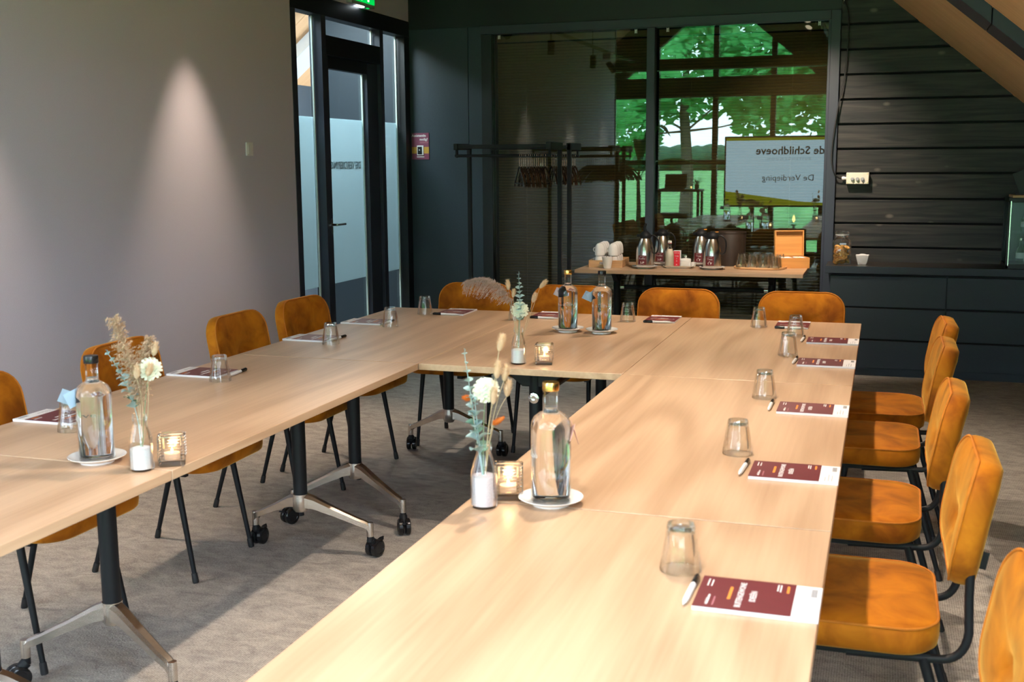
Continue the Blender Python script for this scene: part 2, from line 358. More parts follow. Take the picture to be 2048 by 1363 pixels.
TAGL = translucent('lilac_tag_paper', (.72, .62, .70), .25)
LETTER = translucent('bottle_print', (.9, .9, .9), .6)
WAX = translucent('candle_wax', (.90, .78, .62), .4)
FLAME = M('flame', (1, .6, .2), .5, var=0, emit=(1.0, .55, .18), estr=14)
LAMPON = M('warm_lamp_face', (1, .7, .45), .5, var=0, emit=(1.0, .70, .50), estr=3)
EXITG = M('lit_green_sign', (.0, .5, .1), .4, var=0, emit=(.0, .62, .08), estr=.75)
EXITW = M('lit_white_sign', (.9, .9, .9), .4, var=0, emit=(.9, 1, .95), estr=1.2)
EXITL = M('emergency_lamp', (.9, 1, 1), .4, var=0, emit=(.85, .95, 1), estr=10)
ORANGEW = M('orange_wall_paint', (.72, .30, .06), .8, var=.05, scale=5)
SCREEN = M('screen_pale_blue', (.02, .02, .02), .3, var=0, emit=(.62, .78, .95), estr=2.9)
SCREENO = M('screen_olive', (.02, .02, .02), .3, var=0, emit=(.30, .30, .01), estr=2.4)
SCREENT = M('screen_dark_text', (.02, .02, .03), .4, var=0, emit=(.02, .025, .05), estr=1)
SCREENG = M('screen_grey_text', (.02, .02, .03), .4, var=0, emit=(.38, .48, .60), estr=2.2)
GRASS = M('meadow_grass', (.11, .31, .08), .9, var=.25, scale=.6)
TREEL = M('far_tree_foliage', (.035, .10, .05), .9, var=.3, scale=1.5)
LEAFG = translucent('oak_leaf', (.13, .52, .17), .55)
LEAFB = translucent('banana_leaf', (.10, .24, .04), .3)
BARK = M('tree_bark', (.10, .075, .055), .9, var=.3, scale=6, bump=.6, bscale=20)
BIRCH = M('birch_bark', (.6, .58, .54), .8, var=.3, scale=4)
GREENFILM = M('green_sachet', (.30, .55, .05), .5, var=.05)
LIDORANGE = M('orange_plastic', (.85, .33, .02), .4, var=.02)

exec_parts = []
# ================================================================== SETTING
structure('floor', CARPET, B().box(-4.7, YF-.1, -.1, 2.6, 7.6, 0))
# --- left wall
lw = B().box(XL-.12, -2.68, 0, XL, 2.70, 3.66).box(XL-.12, 2.70, 2.61, XL, YG+.1, 3.66)
structure('wall_left', WALLM, lw)
structure('wall_left_end', FRAMEB, B().box(XL-.14, -2.73, 0, XL+.01, -2.68, 3.66))
structure('wall_corridor_side', NAVY, B().box(-3.72, 4.95, 0, XL-.13, 5.05, 3.6))
structure('wall_right', NAVY, B().box(2.4, YF, 0, 2.5, YG+.1, 1.6))
structure('wall_far_left', NAVY, B().box(-4.6, YF, 0, -4.5, 7.5, 2.33))
structure('wall_corridor', NAVY, B().box(-4.6, 7.4, 0, XL-.12, 7.5, 4).box(-4.6, .9, 0, XL-.12, 1.0, 4))
# --- rear wall: black gable, navy panel, lapped planks
xr = lambda z: (3.3208-z)/.8236
MY = Matrix(((1,0,0,0),(0,0,-1,0),(0,1,0,0),(0,0,0,1)))     # (x, y) polygon -> (x, z), extruded along -y
def wallpoly(poly, y, h): return B().prism(poly, h, Matrix.Translation((0, y+h, 0)) @ MY)
wb = structure('wall_back', SHADOWGAP, wallpoly([(.47, 0), (2.45, 0), (2.45, 1.40), (.47, 3.0)], YG+.026, .1))
wallpoly([(-2.9, 2.55), (.537, 2.55), (.537, 2.95), (RIDGE, 4.68), (-2.9, 3.62)], YG, .1).obj('upper_panel', FRAMEB, wb)
box('dark_panel', NAVY, -2.90, YG, 0, -2.285, YG+.05, 2.55, wb, .002)
box('dark_panel', NAVY, -2.281, YG, 0, -2.165, YG+.05, 2.55, wb, .002)
pz = [.004, .179, .353, .527, .701, .875, 1.049, 1.223, 1.404, 1.578, 1.753, 1.926, 2.100, 2.273, 2.447, 2.62, 2.79]
for a, b in zip(pz[:-1], pz[1:]):
    B().box(.537, YG-.001-rnd.uniform(0, .003), a+.008, min(2.42, xr(a)+.06), YG+.024, b-.007).obj('plank', PLANK, wb, bevel=.003)
# --- glazed partition in the rear wall
w1 = thing('window_1', None, None, (0, 0, 0)); w1['kind'] = 'structure'
box('post', FRAME, .470, YG-.035, 0, .537, YG+.06, 2.55, w1, .003)
box('bead', FRAME, .452, YG-.012, .05, .472, YG+.05, 2.5, w1, .002)
box('top_rail', FRAME, -2.165, YG-.035, 2.484, .470, YG+.06, 2.55, w1, .003)
box('bottom_rail', FRAME, -2.165, YG-.02, 0, .470, YG+.05, .06, w1, .003)
box('mullion', FRAME, -.852, YG-.03, .06, -.790, YG+.06, 2.484, w1, .003)
box('post', FRAMEB, -2.163, YG-.03, 0, -2.076, YG+.06, 2.484, w1, .003)
box('pane', MIRRORP, -2.076, YG, .06, -.852, YG+.008, 2.484, w1)
box('pane', MIRRORP, -.790, YG, .06, .470, YG+.008, 2.484, w1)
structure('wall_behind_glass', SHADOWGAP, B().box(-2.8, 5.5, 0, .6, 5.6, 2.7).box(.54, YG+.13, 0, .6, 5.5, 2.7).box(-2.85, YG+.06, 0, -2.8, 5.5, 2.7).box(-2.85, YG+.1, 2.65, .6, 5.6, 2.7))
for x0, x1, lab in ((-2.07, -.86, 'brown slatted venetian blind behind the left glass pane of the rear wall'), (-.785, .465, 'brown slatted venetian blind behind the right glass pane, behind the coffee table')):
    t = thing('venetian_blind', lab, 'blind', ((x0+x1)/2, YG+.075, 0))
    wd = (x1-x0)/2-.01; sl = B(); z = .09
    while z < 2.42:
        sl.box(-wd, -.0125, -.0008, wd, .0125, .0008, Matrix.Translation((0, 0, z)) @ Matrix.Rotation(math.radians(-48), 4, 'X')); z += .0225
    o = sl.obj('slats', SLAT, t, smooth=0, fix=False); o['kind'] = 'stuff'
    box('head_rail', SLAT, -wd, -.02, 2.43, wd, .02, 2.475, t)
    box('bottom_rail', SLAT, -wd, -.012, .066, wd, .012, .082, t)
    for cx in (-wd*.6, wd*.6): B().tube([(cx, -.014, .08), (cx, -.014, 2.44)], .0015, 5).obj('cord', SLAT, t)
for i, x in enumerate((-2.02, -.94, -.70, .388)):
    t = thing('blind_clip', 'small white clip at the top of the %s' % ('left pane, at its left end', 'left pane, beside the mullion', 'right pane, beside the mullion', 'right pane, at its right end')[i], 'clip', (x, YG-.004, 2.462), 0, 'blind clips')
    B().box(-.009, -.006, -.014, -.004, .002, .016).box(.004, -.006, -.014, .009, .002, .016).box(-.006, -.006, .006, .006, .002, .012).box(-.002, -.008, -.012, .002, -.004, .008).obj('bracket', PLASTICW, t, bevel=.001)
# --- glazed door set in the left wall
XG = XL-.062
d1 = thing('door_1', None, None); d1['kind'] = 'structure'
def dbox(n, m, y0, y1, z0, z1, x0=XL-.09, x1=XL+.004, bev=.002, par=None): return box(n, m, x0, y0, z0, x1, y1, z1, par or d1, bev)
dbox('head', FRAMEB, 2.70, YG, 2.492, 2.612)
dbox('jamb', FRAME, 2.70, 2.765, 0, 2.492)
dbox('mullion', FRAME, 3.117, 3.184, 0, 2.492)
dbox('mullion', FRAME, 4.058, 4.119, 0, 2.492)
dbox('jamb', FRAMEB, 4.522, YG, 0, 2.492, x1=XL+.002)
dbox('transom', FRAMEB, 3.184, 4.058, 2.24, 2.368)
dbox('sill', FRAME, 2.765, 3.117, 0, .09); dbox('sill', FRAME, 4.119, 4.522, 0, .09)
dbox('pane', DOORP, 2.765, 3.117, .09, 2.492, XG-.008, XG)
dbox('pane', DOORP, 4.119, 4.522, .09, 2.492, XG-.008, XG)
dbox('pane', DOORP, 3.184, 4.058, 2.368, 2.492, XG-.008, XG)
for y0, y1 in ((2.767, 3.10), (4.121, 4.51)): dbox('frosted_film', FROST, y0, y1, .65, 1.818, XG-.012, XG-.0085)
dbox('glass_edge', EDGEG, 3.094, 3.108, .09, 2.488, XG-.004, XG+.008); dbox('glass_edge', EDGEG, 4.476, 4.490, .09, 2.488, XG-.004, XG+.008)
dbox('glass_edge', EDGEG, 4.030, 4.044, 2.37, 2.488, XG-.004, XG+.008)
leaf = thing('door_leaf', None, None); leaf.parent = d1
L0, L1 = XL-.07, XL-.022
for n, a in (('stile', (3.188, 3.255, .01, 2.236)), ('stile', (3.872, 4.054, .01, 2.236)), ('rail', (3.255, 3.872, 2.152, 2.236)), ('rail', (3.255, 3.872, .01, .10))):
    dbox(n, FRAMEB if n == 'rail' else FRAME, *a, L0, L1, .002, leaf)
dbox('pane', DOORP, 3.255, 3.872, .10, 2.152, XG-.008, XG, .001, leaf)
dbox('frosted_film', FROST, 3.256, 3.871, .65, 1.818, XG-.012, XG-.0085, .0, leaf)
dbox('glass_edge', EDGEG, 3.852, 3.866, .10, 2.15, XG-.004, XG+.008, .0, leaf)
# door lettering is printed to be read from the corridor, so it is mirrored here
LETT = M('frosted_lettering', (.30, .40, .44), .7, var=.02)
text('DE VERDIEPING', .075, LETT, leaf, frame((XG-.0132, 3.56, 1.487), (0, -1, 0), (0, 0, 1)), space=.95)
text('DE VERDIEPING', .075, LETT, leaf, frame((XG+.0015, 3.56, 1.487), (0, -1, 0), (0, 0, 1)), space=.95)
hd = B().tube([(L1, 3.222, 1.078), (L1+.05, 3.222, 1.078)], .009, 10).tube([(L1+.05, 3.215, 1.078), (L1+.05, 3.345, 1.078)], .0085, 10).box(L1-.001, 3.205, 1.02, L1+.006, 3.24, 1.12).obj('door_handle', CHROME, leaf)
# --- sloping timber ceiling
yj = [7.66, YG+1.57, YG+.35] + [3.366-1.22*k for k in range(6)] + [-4.7]
ce = thing('ceiling', None, None); ce['kind'] = 'structure'
SX0, SX1 = .55, 2.25
def slab(n, m, xa, xb, y0, y1, za, zb, bev=0):
    B().prism([(xa, roof_z(xa)+za), (xb, roof_z(xb)+za), (xb, roof_z(xb)+zb), (xa, roof_z(xa)+zb)], y1-y0, Matrix.Translation((0, y1, 0)) @ MY).obj(n, m, ce, bevel=bev)
for a, b in zip(yj[1:], yj[:-1]):
    a = max(a, YF-.1)
    if b <= a+.05: continue
    slab('ceiling_panel', CEIL, RIDGE, -4.7, a+.0025, b-.0025, 0, .2, .002)
    hole = [q for q in ADDED_SKYLIGHTS if a-.01 < q[0] and q[1] < b+.01]
    for xa, xb in ([(RIDGE, SX0), (SX1, 2.7)] if hole else [(RIDGE, 2.7)]): slab('ceiling_panel', CEIL, xa, xb, a+.0025, b-.0025, 0, .2, .002)
    if hole:
        q = hole[0]
        if q[0]-a > .01: slab('ceiling_panel', CEIL, SX0, SX1, a+.0025, q[0], 0, .2)
        if b-q[1] > .01: slab('ceiling_panel', CEIL, SX0, SX1, q[1], b-.0025, 0, .2)
slab('roof_deck', SHADOWGAP, RIDGE, -4.75, YF-.1, 7.65, .2, .24)
ys_ = sorted([YF-.1, 7.65]+[v for q in ADDED_SKYLIGHTS for v in q])
for a, b in zip(ys_[:-1], ys_[1:]):
    for xa, xb in ([(RIDGE, SX0), (SX1, 2.75)] if (a, b) in ADDED_SKYLIGHTS else [(RIDGE, 2.75)]): slab('roof_deck', SHADOWGAP, xa, xb, a, b, .2, .24)
for k, (a, b) in enumerate(ADDED_SKYLIGHTS):
    added_skylight = thing('window_%d' % (3+k), None, None); added_skylight['kind'] = 'structure'; keep = ce; ce = added_skylight  # unseen opening added to the right slope to brighten the room
    slab('pane', CLEARP, SX0+.05, SX1-.05, a+.05, b-.05, .215, .223)
    for xa, xb, y0, y1 in ((SX0+.001, SX0+.05, a+.001, b-.001), (SX1-.05, SX1-.001, a+.001, b-.001), (SX0+.05, SX1-.05, a+.001, a+.05), (SX0+.05, SX1-.05, b-.05, b-.001)): slab('frame', FRAME, xa, xb, y0, y1, .14, .26)
    ce = keep
for yb, x0, x1 in ((2.44, RIDGE, 1.332), (2.44, 1.336, 2.69), (-1.28, RIDGE, 2.69)):
    B().prism([(x0, roof_z(x0)-.08), (x1, roof_z(x1)-.08), (x1, roof_z(x1)+.02), (x0, roof_z(x0)+.02)], .33, Matrix.Translation((0, yb, 0)) @ MY).obj('rafter_board', FRAME, ce, bevel=.003)
for yb in (2.44, -1.28):
    B().prism([(RIDGE, roof_z(RIDGE)-.08), (-4.69, roof_z(-4.69)-.08), (-4.69, roof_z(-4.69)+.02), (RIDGE, roof_z(RIDGE)+.02)], .33, Matrix.Translation((0, yb, 0)) @ MY).obj('rafter_board', FRAME, ce, bevel=.003)
B().prism([(-3.0, roof_z(-3.0)-.12), (-4.69, roof_z(-4.69)-.12), (-4.69, roof_z(-4.69)+.02), (-3.0, roof_z(-3.0)+.02)], .35, Matrix.Translation((0, 5.6, 0)) @ MY).obj('white_rafter', PLASTICW, ce, bevel=.003)
# --- glazed gable behind the camera (seen mirrored in the rear glass)
w2 = thing('window_2', None, None); w2['kind'] = 'structure'
xm = [-4.15, -3.40, -2.55, -1.64, -.77, .10, .97, 1.84]
for x in xm: box('mullion', FRAMEB, x-.04, YF-.06, 0, x+.04, YF+.06, 2.47, w2, .004)
box('sill', FRAMEB, -4.5, YF-.06, 0, 2.4, YF+.06, .12, w2, .004)
box('transom', FRAMEB, -4.5, YF-.05, 1.45, 2.4, YF+.05, 1.52, w2, .004)
box('tie_beam', FRAMEB, -4.5, YF-.1, 2.47, 2.4, YF+.1, 2.77, w2, .004)
zs = lambda x: 3.354-.847*(x+.843) if x > RIDGE else 3.354-.847*(2*RIDGE-x+.843)
for x in xm[2:5]: box('mullion', FRAMEB, x-.04, YF-.06, 2.77, x+.04, YF+.06, zs(x)+.02, w2, .004)
for sx in (1, -1):
    f = lambda x: RIDGE+sx*(x-RIDGE)
    B().prism([(f(RIDGE), zs(RIDGE)), (f(-.155), 2.77), (f(2.4), 2.77), (f(2.4), 2.9), (f(.4), 3.3), (f(RIDGE), 4.75)], .12, Matrix.Translation((0, YF+.06, 0)) @ MY).obj('gable_board', FRAMEB, w2)
xs = [-4.5]+xm+[2.4]
for a, b in zip(xs[:-1], xs[1:]):
    box('pane', CLEARP, a+.04, YF-.004, .12, b-.04, YF+.004, 1.45, w2); box('pane', CLEARP, a+.04, YF-.004, 1.52, b-.04, YF+.004, 2.47, w2)
wallpoly([(-3.05, 2.77), (-.155, 2.77), (RIDGE, zs(RIDGE))], YF-.004, .008).obj('pane', CLEARP, w2)
structure('wall_front_post', FRAMEB, B().box(-2.9, -2.9, 2.75, 2.4, -2.72, 2.9))

# ================================================================== TABLES
def caster(par, x, y, a):
    Mx = Matrix.Translation((x, y, 0)) @ Matrix.Rotation(a, 4, 'Z')
    c = B(); c.lathe([(.0, .088), (.013, .088), (.013, .066), (.0, .066)], 14, M=Mx, cap0=False, cap1=False)
    c.tube([Mx @ Vector(p) for p in ((0, 0, .072), (.012, 0, .062), (.026, 0, .036))], [.017, .017, .012], 10)
    o = c.obj('caster', BLACK, par)
    wv = B()
    for s in (-1, 1):
        W = Mx @ Matrix.Translation((.026, s*.0145, .034)) @ Matrix.Rotation(PI/2, 4, 'X')
        wv.lathe([(0, -.011), (.029, -.011), (.034, -.007), (.034, .007), (.029, .011), (.022, .011), (.020, .009), (0, .009)] if s < 0 else [(0, -.009), (.020, -.009), (.022, -.011), (.029, -.011), (.034, -.007), (.034, .007), (.029, .011), (0, .011)], 22, M=W, cap0=False, cap1=False)
    wv.obj('wheel', GLOSSBLACK, o)
    B().prism([(-.006, -.012), (.02, -.010), (.034, 0), (.02, .010), (-.006, .012)], .006, Mx @ Matrix.Translation((.050, 0, .050)) @ Matrix.Rotation(-.35, 4, 'Y')).obj('brake_lever', BLACK, o, bevel=.001)
def table_base(t, cy, s, seed):
    """pillar, cast foot with two arms sweeping towards the table end (s), two casters"""
    r = random.Random(seed)
    B().lathe([(.0265, .255), (.0265, .712)], 24, (0, cy, 0)).obj('pillar', BLACK, t)
    ft = B()
    ft.lathe([(.0285, .258), (.0285, .25), (.030, .235), (.030, .20), (.024, .19), (0, .19)], 20, (0, cy, 0), cap1=False)
    for sx in (-1, 1):
        e = Vector((sx*.25, cy+s*.08, 0)); d = Vector((sx*.25, s*.08, 0)).normalized(); q = Vector((-d.y, d.x, 0))
        secs = [(.012, .232, .058, .024), (.05, .222, .050, .022), (.13, .185, .036, .0195), (.215, .146, .030, .017), (.247, .133, .030, .0155), (.262, .118, .040, .013)]
        loops = []
        for k, (dist, z, h, wd) in enumerate(secs):
            c = Vector((0, cy, z)) + d*dist
            loops.append([c + q*(wd*x) + Vector((0, 0, h*zz/2)) for x, zz in ((1, -.8), (1, .55), (.55, 1), (-.55, 1), (-1, .55), (-1, -.8))])
        ft.rings(loops)
        ft.lathe([(.0125, .142), (.0135, .13), (.0135, .087), (0, .087)], 14, (e.x, e.y, 0), cap1=False)
    ft.obj('foot', ALU, t, smooth=35)
    for sx in (-1, 1): caster(t, sx*.25, cy+s*.08, s*PI/2-sx*s*.45+r.uniform(-.5, .5))
    # flip bracket under the top and the crossbar seat
    B().prism([(-.16, 0), (.16, 0), (.05, -.085), (-.05, -.085)], .04, Matrix.Translation((0, cy+.02, .714)) @ MY).obj('flip_bracket', BLACK, t, bevel=.004)
    for a in (-PI/2, PI/2):
        B().lathe([(0, 0), (.021, 0), (.021, .003), (.012, .006), (.007, .006), (.005, .0045), (0, .0045)], 20, M=Matrix.Translation((0, cy, .585)) @ Matrix.Rotation(a, 4, 'X') @ Matrix.Translation((0, 0, .0262)), cap0=False, cap1=False).obj('bolt_cap', CHROME, t)
def make_table(name, label, length, cy0, cx, group, width=.80, rz=0, seed=1):
    t = thing(name, label, 'table', (cx, cy0, 0), rz, group)
    box('tabletop', WOOD, -width/2+.001, -length/2+.001, .715, width/2-.001, length/2-.001, ZT, t, .0015)
    for s in (-1, 1): table_base(t, s*(length/2-.235), s, seed*7+s)
    cb = B().tube([(0, -length/2+.262, .585), (0, length/2-.262, .585)], .017, 14).obj('crossbar', BLACK, t)
    for s in (-1, 1): B().lathe([(.0185, -.014), (.0185, .014)], 16, M=Matrix.Translation((0, s*(length/2-.275), .585)) @ Matrix.Rotation(PI/2, 4, 'X')).obj('bar_collar', CHROME, cb)
    return t
G = 'pale wood meeting tables in the U'
Y0 = -1.604
make_table('meeting_table', 'pale wood table nearest the camera on the right, bottom edge of the photo', 1.596, Y0-.80, .40, G, seed=1)
make_table('meeting_table', 'middle table of the right-hand row, carrying the large gold-capped bottle', 1.600, Y0/2, .40, G, seed=2)
make_table('meeting_table', 'far right corner table of the U, with no flowers or bottles on it', 1.561, .782, .40, G, seed=3)
make_table('meeting_table', 'closing table at the head of the U, with two bottles standing together', 1.561, .782, -.40, G, seed=4)
make_table('meeting_table', 'far left corner table of the U, in front of the glazed door', 1.561, .782, -1.197, G, width=.794, seed=5)
make_table('meeting_table', 'middle table of the left-hand row, beside the lilac wall', 1.588, -.796, -1.197, G, width=.794, seed=6)
make_table('meeting_table', 'table nearest the camera on the left, carrying the blue-tagged bottle', 1.596, -1.592-.80, -1.197, G, width=.794, seed=8)
make_table('side_table', 'pale wood coffee table against the glass, laid with cups and thermos jugs', 1.594, 4.228, -.418, 'coffee corner tables', width=.72, rz=PI/2, seed=9)

# ================================================================== CHAIRS
def pad(w, h, r, rings, dome, fdef=None, steps=5):
    """rounded cushion: outline rings of (inset, z) then domed top; fdef deforms (x, y, z)"""
    b = B(); loops = []
    for ins, z in rings: loops.append([(x, y, z) for x, y in rrect(w-2*ins, h-2*ins, max(.008, r-ins), 7)])
    ins, z = rings[-1]; o = rrect(w-2*ins, h-2*ins, max(.008, r-ins), 7)
    for k in range(1, steps+1):
        s = 1-k/(steps+.6)
        loops.append([(x*s, y*s, z+dome*(1-s**2)**.8) for x, y in o])
    if fdef: loops = [[fdef(*p) for p in l] for l in loops]
    return b.rings(loops)
def seat_def(x, y, z):
    if z > .02: z -= .010*math.exp(-((y/.10)**2))*math.exp(-((x-.02)/.13)**2) + .006*math.exp(-((x-.03)/.02)**2)*math.exp(-(y/.12)**2)
    return (x, y, z)
BT = math.radians(10)
def back_def(a, b_, n):     # a = width, b = height, n = towards the sitter
    if n > .03:
        n -= .019*math.exp(-((a/.055)**2+((b_+.03)/.03)**2)) + .011*math.exp(-(((a*.5+b_+.03)/.012)**2))*math.exp(-(a/.11)**2) + .008*math.exp(-(((a*.6-b_-.03)/.012)**2))*math.exp(-(a/.11)**2)
    n += .55*a*a
    b2 = b_
    x = n*math.cos(BT) - b2*math.sin(BT); z = b2*math.cos(BT) + n*math.sin(BT)
    return (x, a, z)
def make_chair(label, group):
    t = thing('dining_chair', label, 'chair', (0, 0, 0), 0, group)
    s = pad(.44, .455, .095, [(.05, .0), (.012, .004), (.003, .012), (.0, .03), (.0, .052), (.004, .066), (.012, .071)], .014, seat_def).obj('seat', VELVET, t, smooth=60); s.location = (0, 0, .408)
    p = B().tube([(x, y, .476) for x, y in rrect(.434, .449, .092, 7)], .0032, 6, closed=True).obj('piping', PIPE, s); p.location = (0, 0, -.408)
    bk = pad(.43, .285, .095, [(.05, -.006), (.012, -.004), (.003, .004), (.0, .02), (.0, .036), (.004, .047), (.012, .052)], .016, back_def).obj('backrest', VELVET, t, smooth=60); bk.location = (-.315, 0, .695)
    B().tube([back_def(x, y, .049) for x, y in rrect(.422, .277, .092, 7)], .0030, 6, closed=True).obj('piping', PIPE, bk)
    box('care_tag', BLACK, -.012, .118, -.10, .012, .121, -.06, bk, M=Matrix.Rotation(-BT, 4, 'Y'))
    for sy in (-1, 1):
        y = sy*.188
        B().tube([(-.02, y, .395), (-.19, y, .400)] + [tuple(v) for v in bez((-.225, y, .402), (-.272, y, .408), (-.277, y, .47), 7)] + [(-.273, y, .55), (-.273, y, .605)], .0098, 10).obj('back_support', BLACK, t)
        for xt, xb in ((.055, .125), (-.185, -.305)):
            lg = B().tube([(xt, y, .402), (xb-(xb-xt)*.06, sy*.2005, .025)], [.0125, .0085], 12).obj('leg', BLACK, t)
            B().tube([(xb-(xb-xt)*.09, sy*.2, .036), (xb-(xb-xt)*.02, sy*.2015, .006), (xb, sy*.202, .0)], [.0108, .0118, .0105], 12).obj('rubber_foot', RUBBER, lg)
    B().box(-.20, -.195, .392, .10, -.175, .412).box(-.20, .175, .392, .10, .195, .412).box(.03, -.18, .392, .055, .18, .409).box(-.19, -.18, .392, -.165, .18, .409).obj('seat_frame', BLACK, t)
    return t
spots = [
 (.848, -2.06, PI+.02, 'ochre velvet chair nearest the camera, cut off at the lower right corner', 'chairs along the right side'),
 (.815, -1.21, PI, 'ochre velvet chair second from the camera on the right side, its whole seat in view', 'chairs along the right side'),
 (.800, -.44, PI-.02, 'ochre velvet chair third from the camera on the right side', 'chairs along the right side'),
 (.818, .425, PI, 'ochre velvet chair fourth from the camera on the right side', 'chairs along the right side'),
 (.850, 1.02, PI+.02, 'ochre velvet chair fifth and farthest on the right side, before the dark cabinet', 'chairs along the right side'),
 (-1.575, -1.16, 0, 'ochre velvet chair at the left edge of the photo, nearest on the wall side', 'chairs along the lilac wall'),
 (-1.575, -.385, .03, 'ochre velvet chair on the wall side, partly behind the pampas grass', 'chairs along the lilac wall'),
 (-1.585, .44, 0, 'ochre velvet chair on the wall side, third along the lilac wall', 'chairs along the lilac wall'),
 (-1.585, 1.03, -.05, 'ochre velvet chair on the wall side nearest the glazed door', 'chairs along the lilac wall'),
 (-1.252, 1.632, -PI/2, 'ochre velvet chair leftmost of the four at the head of the U', 'chairs along the head of the U'),
 (-.715, 1.640, -PI/2, 'ochre velvet chair behind the two bottles at the head of the U', 'chairs along the head of the U'),
 (-.125, 1.632, -PI/2, 'ochre velvet chair third from the left at the head of the U', 'chairs along the head of the U'),
 (.500, 1.632, -PI/2, 'ochre velvet chair rightmost of the four at the head of the U', 'chairs along the head of the U')]
ch0 = make_chair(spots[0][3], spots[0][4]); ch0.location = (spots[0][0], spots[0][1], 0); ch0.rotation_euler.z = spots[0][2]
bpy.context.view_layer.update()
for x, y, a, l, g in spots[1:]: dup(ch0, (x, y, 0), a, l, g)
# ================================================================== TABLEWARE
def faceted(prof, nf=10, n=40, z0=.012, z1=.074, amt=1.0):
    loops = []
    for r, z, k in prof:
        l = []
        for i in range(n):
            a = 2*PI*i/n; q = (a % (2*PI/nf))-PI/nf
            f = 1+(math.cos(PI/nf)/math.cos(q)-1)*k*amt
            l.append((r*f*math.cos(a), r*f*math.sin(a), z))
        loops.append(l)
    return loops
def make_tumbler(label, group):
    t = thing('drinking_glass', label, 'glass', (0,0,0), 0, group)
    prof = [(.0372,0,0),(.0388,.0006,0),(.0390,.006,0),(.0378,.020,.2),(.0352,.036,1),(.0312,.062,1),(.0282,.082,1),(.0272,.088,.3),(.0255,.0915,0),(.018,.092,0),(.001,.0915,0)]
    b = B().rings(faceted(prof), False, True)
    inn = [(.0372,0,0),(.0366,.006,0),(.0352,.020,0),(.0322,.038,0),(.0285,.062,0),(.0258,.074,0),(.022,.078,0),(.001,.0785,0)]
    b.rings(faceted(inn, amt=0), False, True)
    b.obj('glass_wall', GLASS, t, smooth=28)
    B().lathe([(.001, .0795), (.022, .0795), (.0262, .081), (.0262, .087), (.0245, .0905), (.001, .0905)], 32, cap0=True, cap1=True).obj('thick_base', GLASS, t)
    return t
PLACE = {'r1': 'at the place nearest the camera on the right side', 'r2': 'at the second place from the camera on the right side', 'r3': 'at the third place from the camera on the right side', 'r4': 'at the fourth place from the camera on the right side', 'r5': 'at the farthest place on the right side',
 'l1': 'at the wall-side place nearest the camera, by the blue-tagged bottle', 'l2': 'at the second wall-side place from the camera', 'l3': 'at the third wall-side place from the camera', 'l4': 'at the wall-side place nearest the door',
 'h1': 'at the leftmost place at the head of the U', 'h2': 'at the head of the U, left of the two bottles', 'h3': 'at the head of the U, right of the two bottles', 'h4': 'at the rightmost place at the head of the U'}
gp = {'r1': (.539,-1.915), 'r2': (.536,-1.020), 'r3': (.532,-.280), 'r4': (.539,.575), 'r5': (.530,1.095), 'l1': (-1.343,-1.30), 'l2': (-1.347,-.512), 'l3': (-1.348,.345), 'l4': (-1.316,.893), 'h1': (-1.329,1.35), 'h2': (-.812,1.26), 'h3': (-.275,1.35), 'h4': (.348,1.33)}
tum0 = None
for k, (x, y) in gp.items():
    lab = 'upturned faceted tumbler ' + PLACE[k]
    if tum0 is None: tum0 = make_tumbler(lab, 'tumblers on the meeting tables'); tum0.location = (x, y, ZT)
    else: dup(tum0, (x, y, ZT), rnd.uniform(0, 6), lab, 'tumblers on the meeting tables')
# --- notepads
def make_pad(label, group):
    t = thing('notepad', label, 'notepad', (0,0,0), 0, group)
    box('pages', PAPER, -.074, -.105, 0, .074, .105, .0075, t, .0006)
    c = box('cover', BURG, -.074, -.060, .0075, .074, .105, .0083, t)
    z = .0084
    text('BUITENGEWONE', .0150, INK, c, frame((-.002, .030, z), (1,0,0), (0,1,0)), bold=.00015)
    text('IDEEËN', .0150, INK, c, frame((-.004, .008, z), (1,0,0), (0,1,0)), bold=.00015)
    text('deSchildhoeve', .0080, INK, c, frame((-.038, .083, z), (1,0,0), (0,1,0)), bold=.0002)
    B().box(-.028, .046, z-.0002, .030, .0515, z+.0001).box(.028, -.050, z-.0002, .060, -.0455, z+.0001).obj('orange_print', ORANGEINK, c, smooth=0)
    b = B()
    for y, x0, x1 in ((.091, .026, .060), (.084, .026, .056), (-.036, .030, .064), (-.031, .034, .064)): b.box(x0, y, z-.0002, x1, y+.0022, z+.0001)
    b.obj('small_print', INK, c, smooth=0)['kind'] = 'stuff'
    B().box(-.062, .071, z-.0002, -.022, .0735, z+.0001).obj('pale_print', PINK, c, smooth=0)
    b = B(); z = .0076
    for y, x0, x1 in ((-.074, -.066, -.032), (-.082, -.066, -.006), (-.090, -.066, -.014)): b.box(x0, y, z-.0002, x1, y+.0012, z+.0001)
    for i in range(5): b.box(.024+i*.0078, -.098, z-.0002, .0295+i*.0078, -.087, z+.0001)
    b.obj('grey_print', GREYINK, t, smooth=0)['kind'] = 'stuff'
    return t
pads = {'r1': (.695,-2.027,PI/2), 'r2': (.695,-1.182,PI/2), 'r3': (.695,-.434,PI/2), 'r4': (.695,.406,PI/2), 'r5': (.695,.957,PI/2),
 'l1': (-1.490,-1.18,-PI/2), 'l2': (-1.486,-.412,-PI/2), 'l3': (-1.492,.445,-PI/2-.03), 'l4': (-1.482,.985,-PI/2),
 'h1': (-1.190,1.440,PI), 'h2': (-.690,1.445,PI), 'h3': (-.121,1.448,PI), 'h4': (.497,1.408,PI)}
p0 = None
for k, (x, y, a) in pads.items():
    lab = 'burgundy notepad ' + PLACE[k]
    if p0 is None: p0 = make_pad(lab, 'burgundy notepads'); p0.location = (x, y, ZT); p0.rotation_euler.z = a; bpy.context.view_layer.update()
    else: dup(p0, (x, y, ZT), a, lab, 'burgundy notepads')
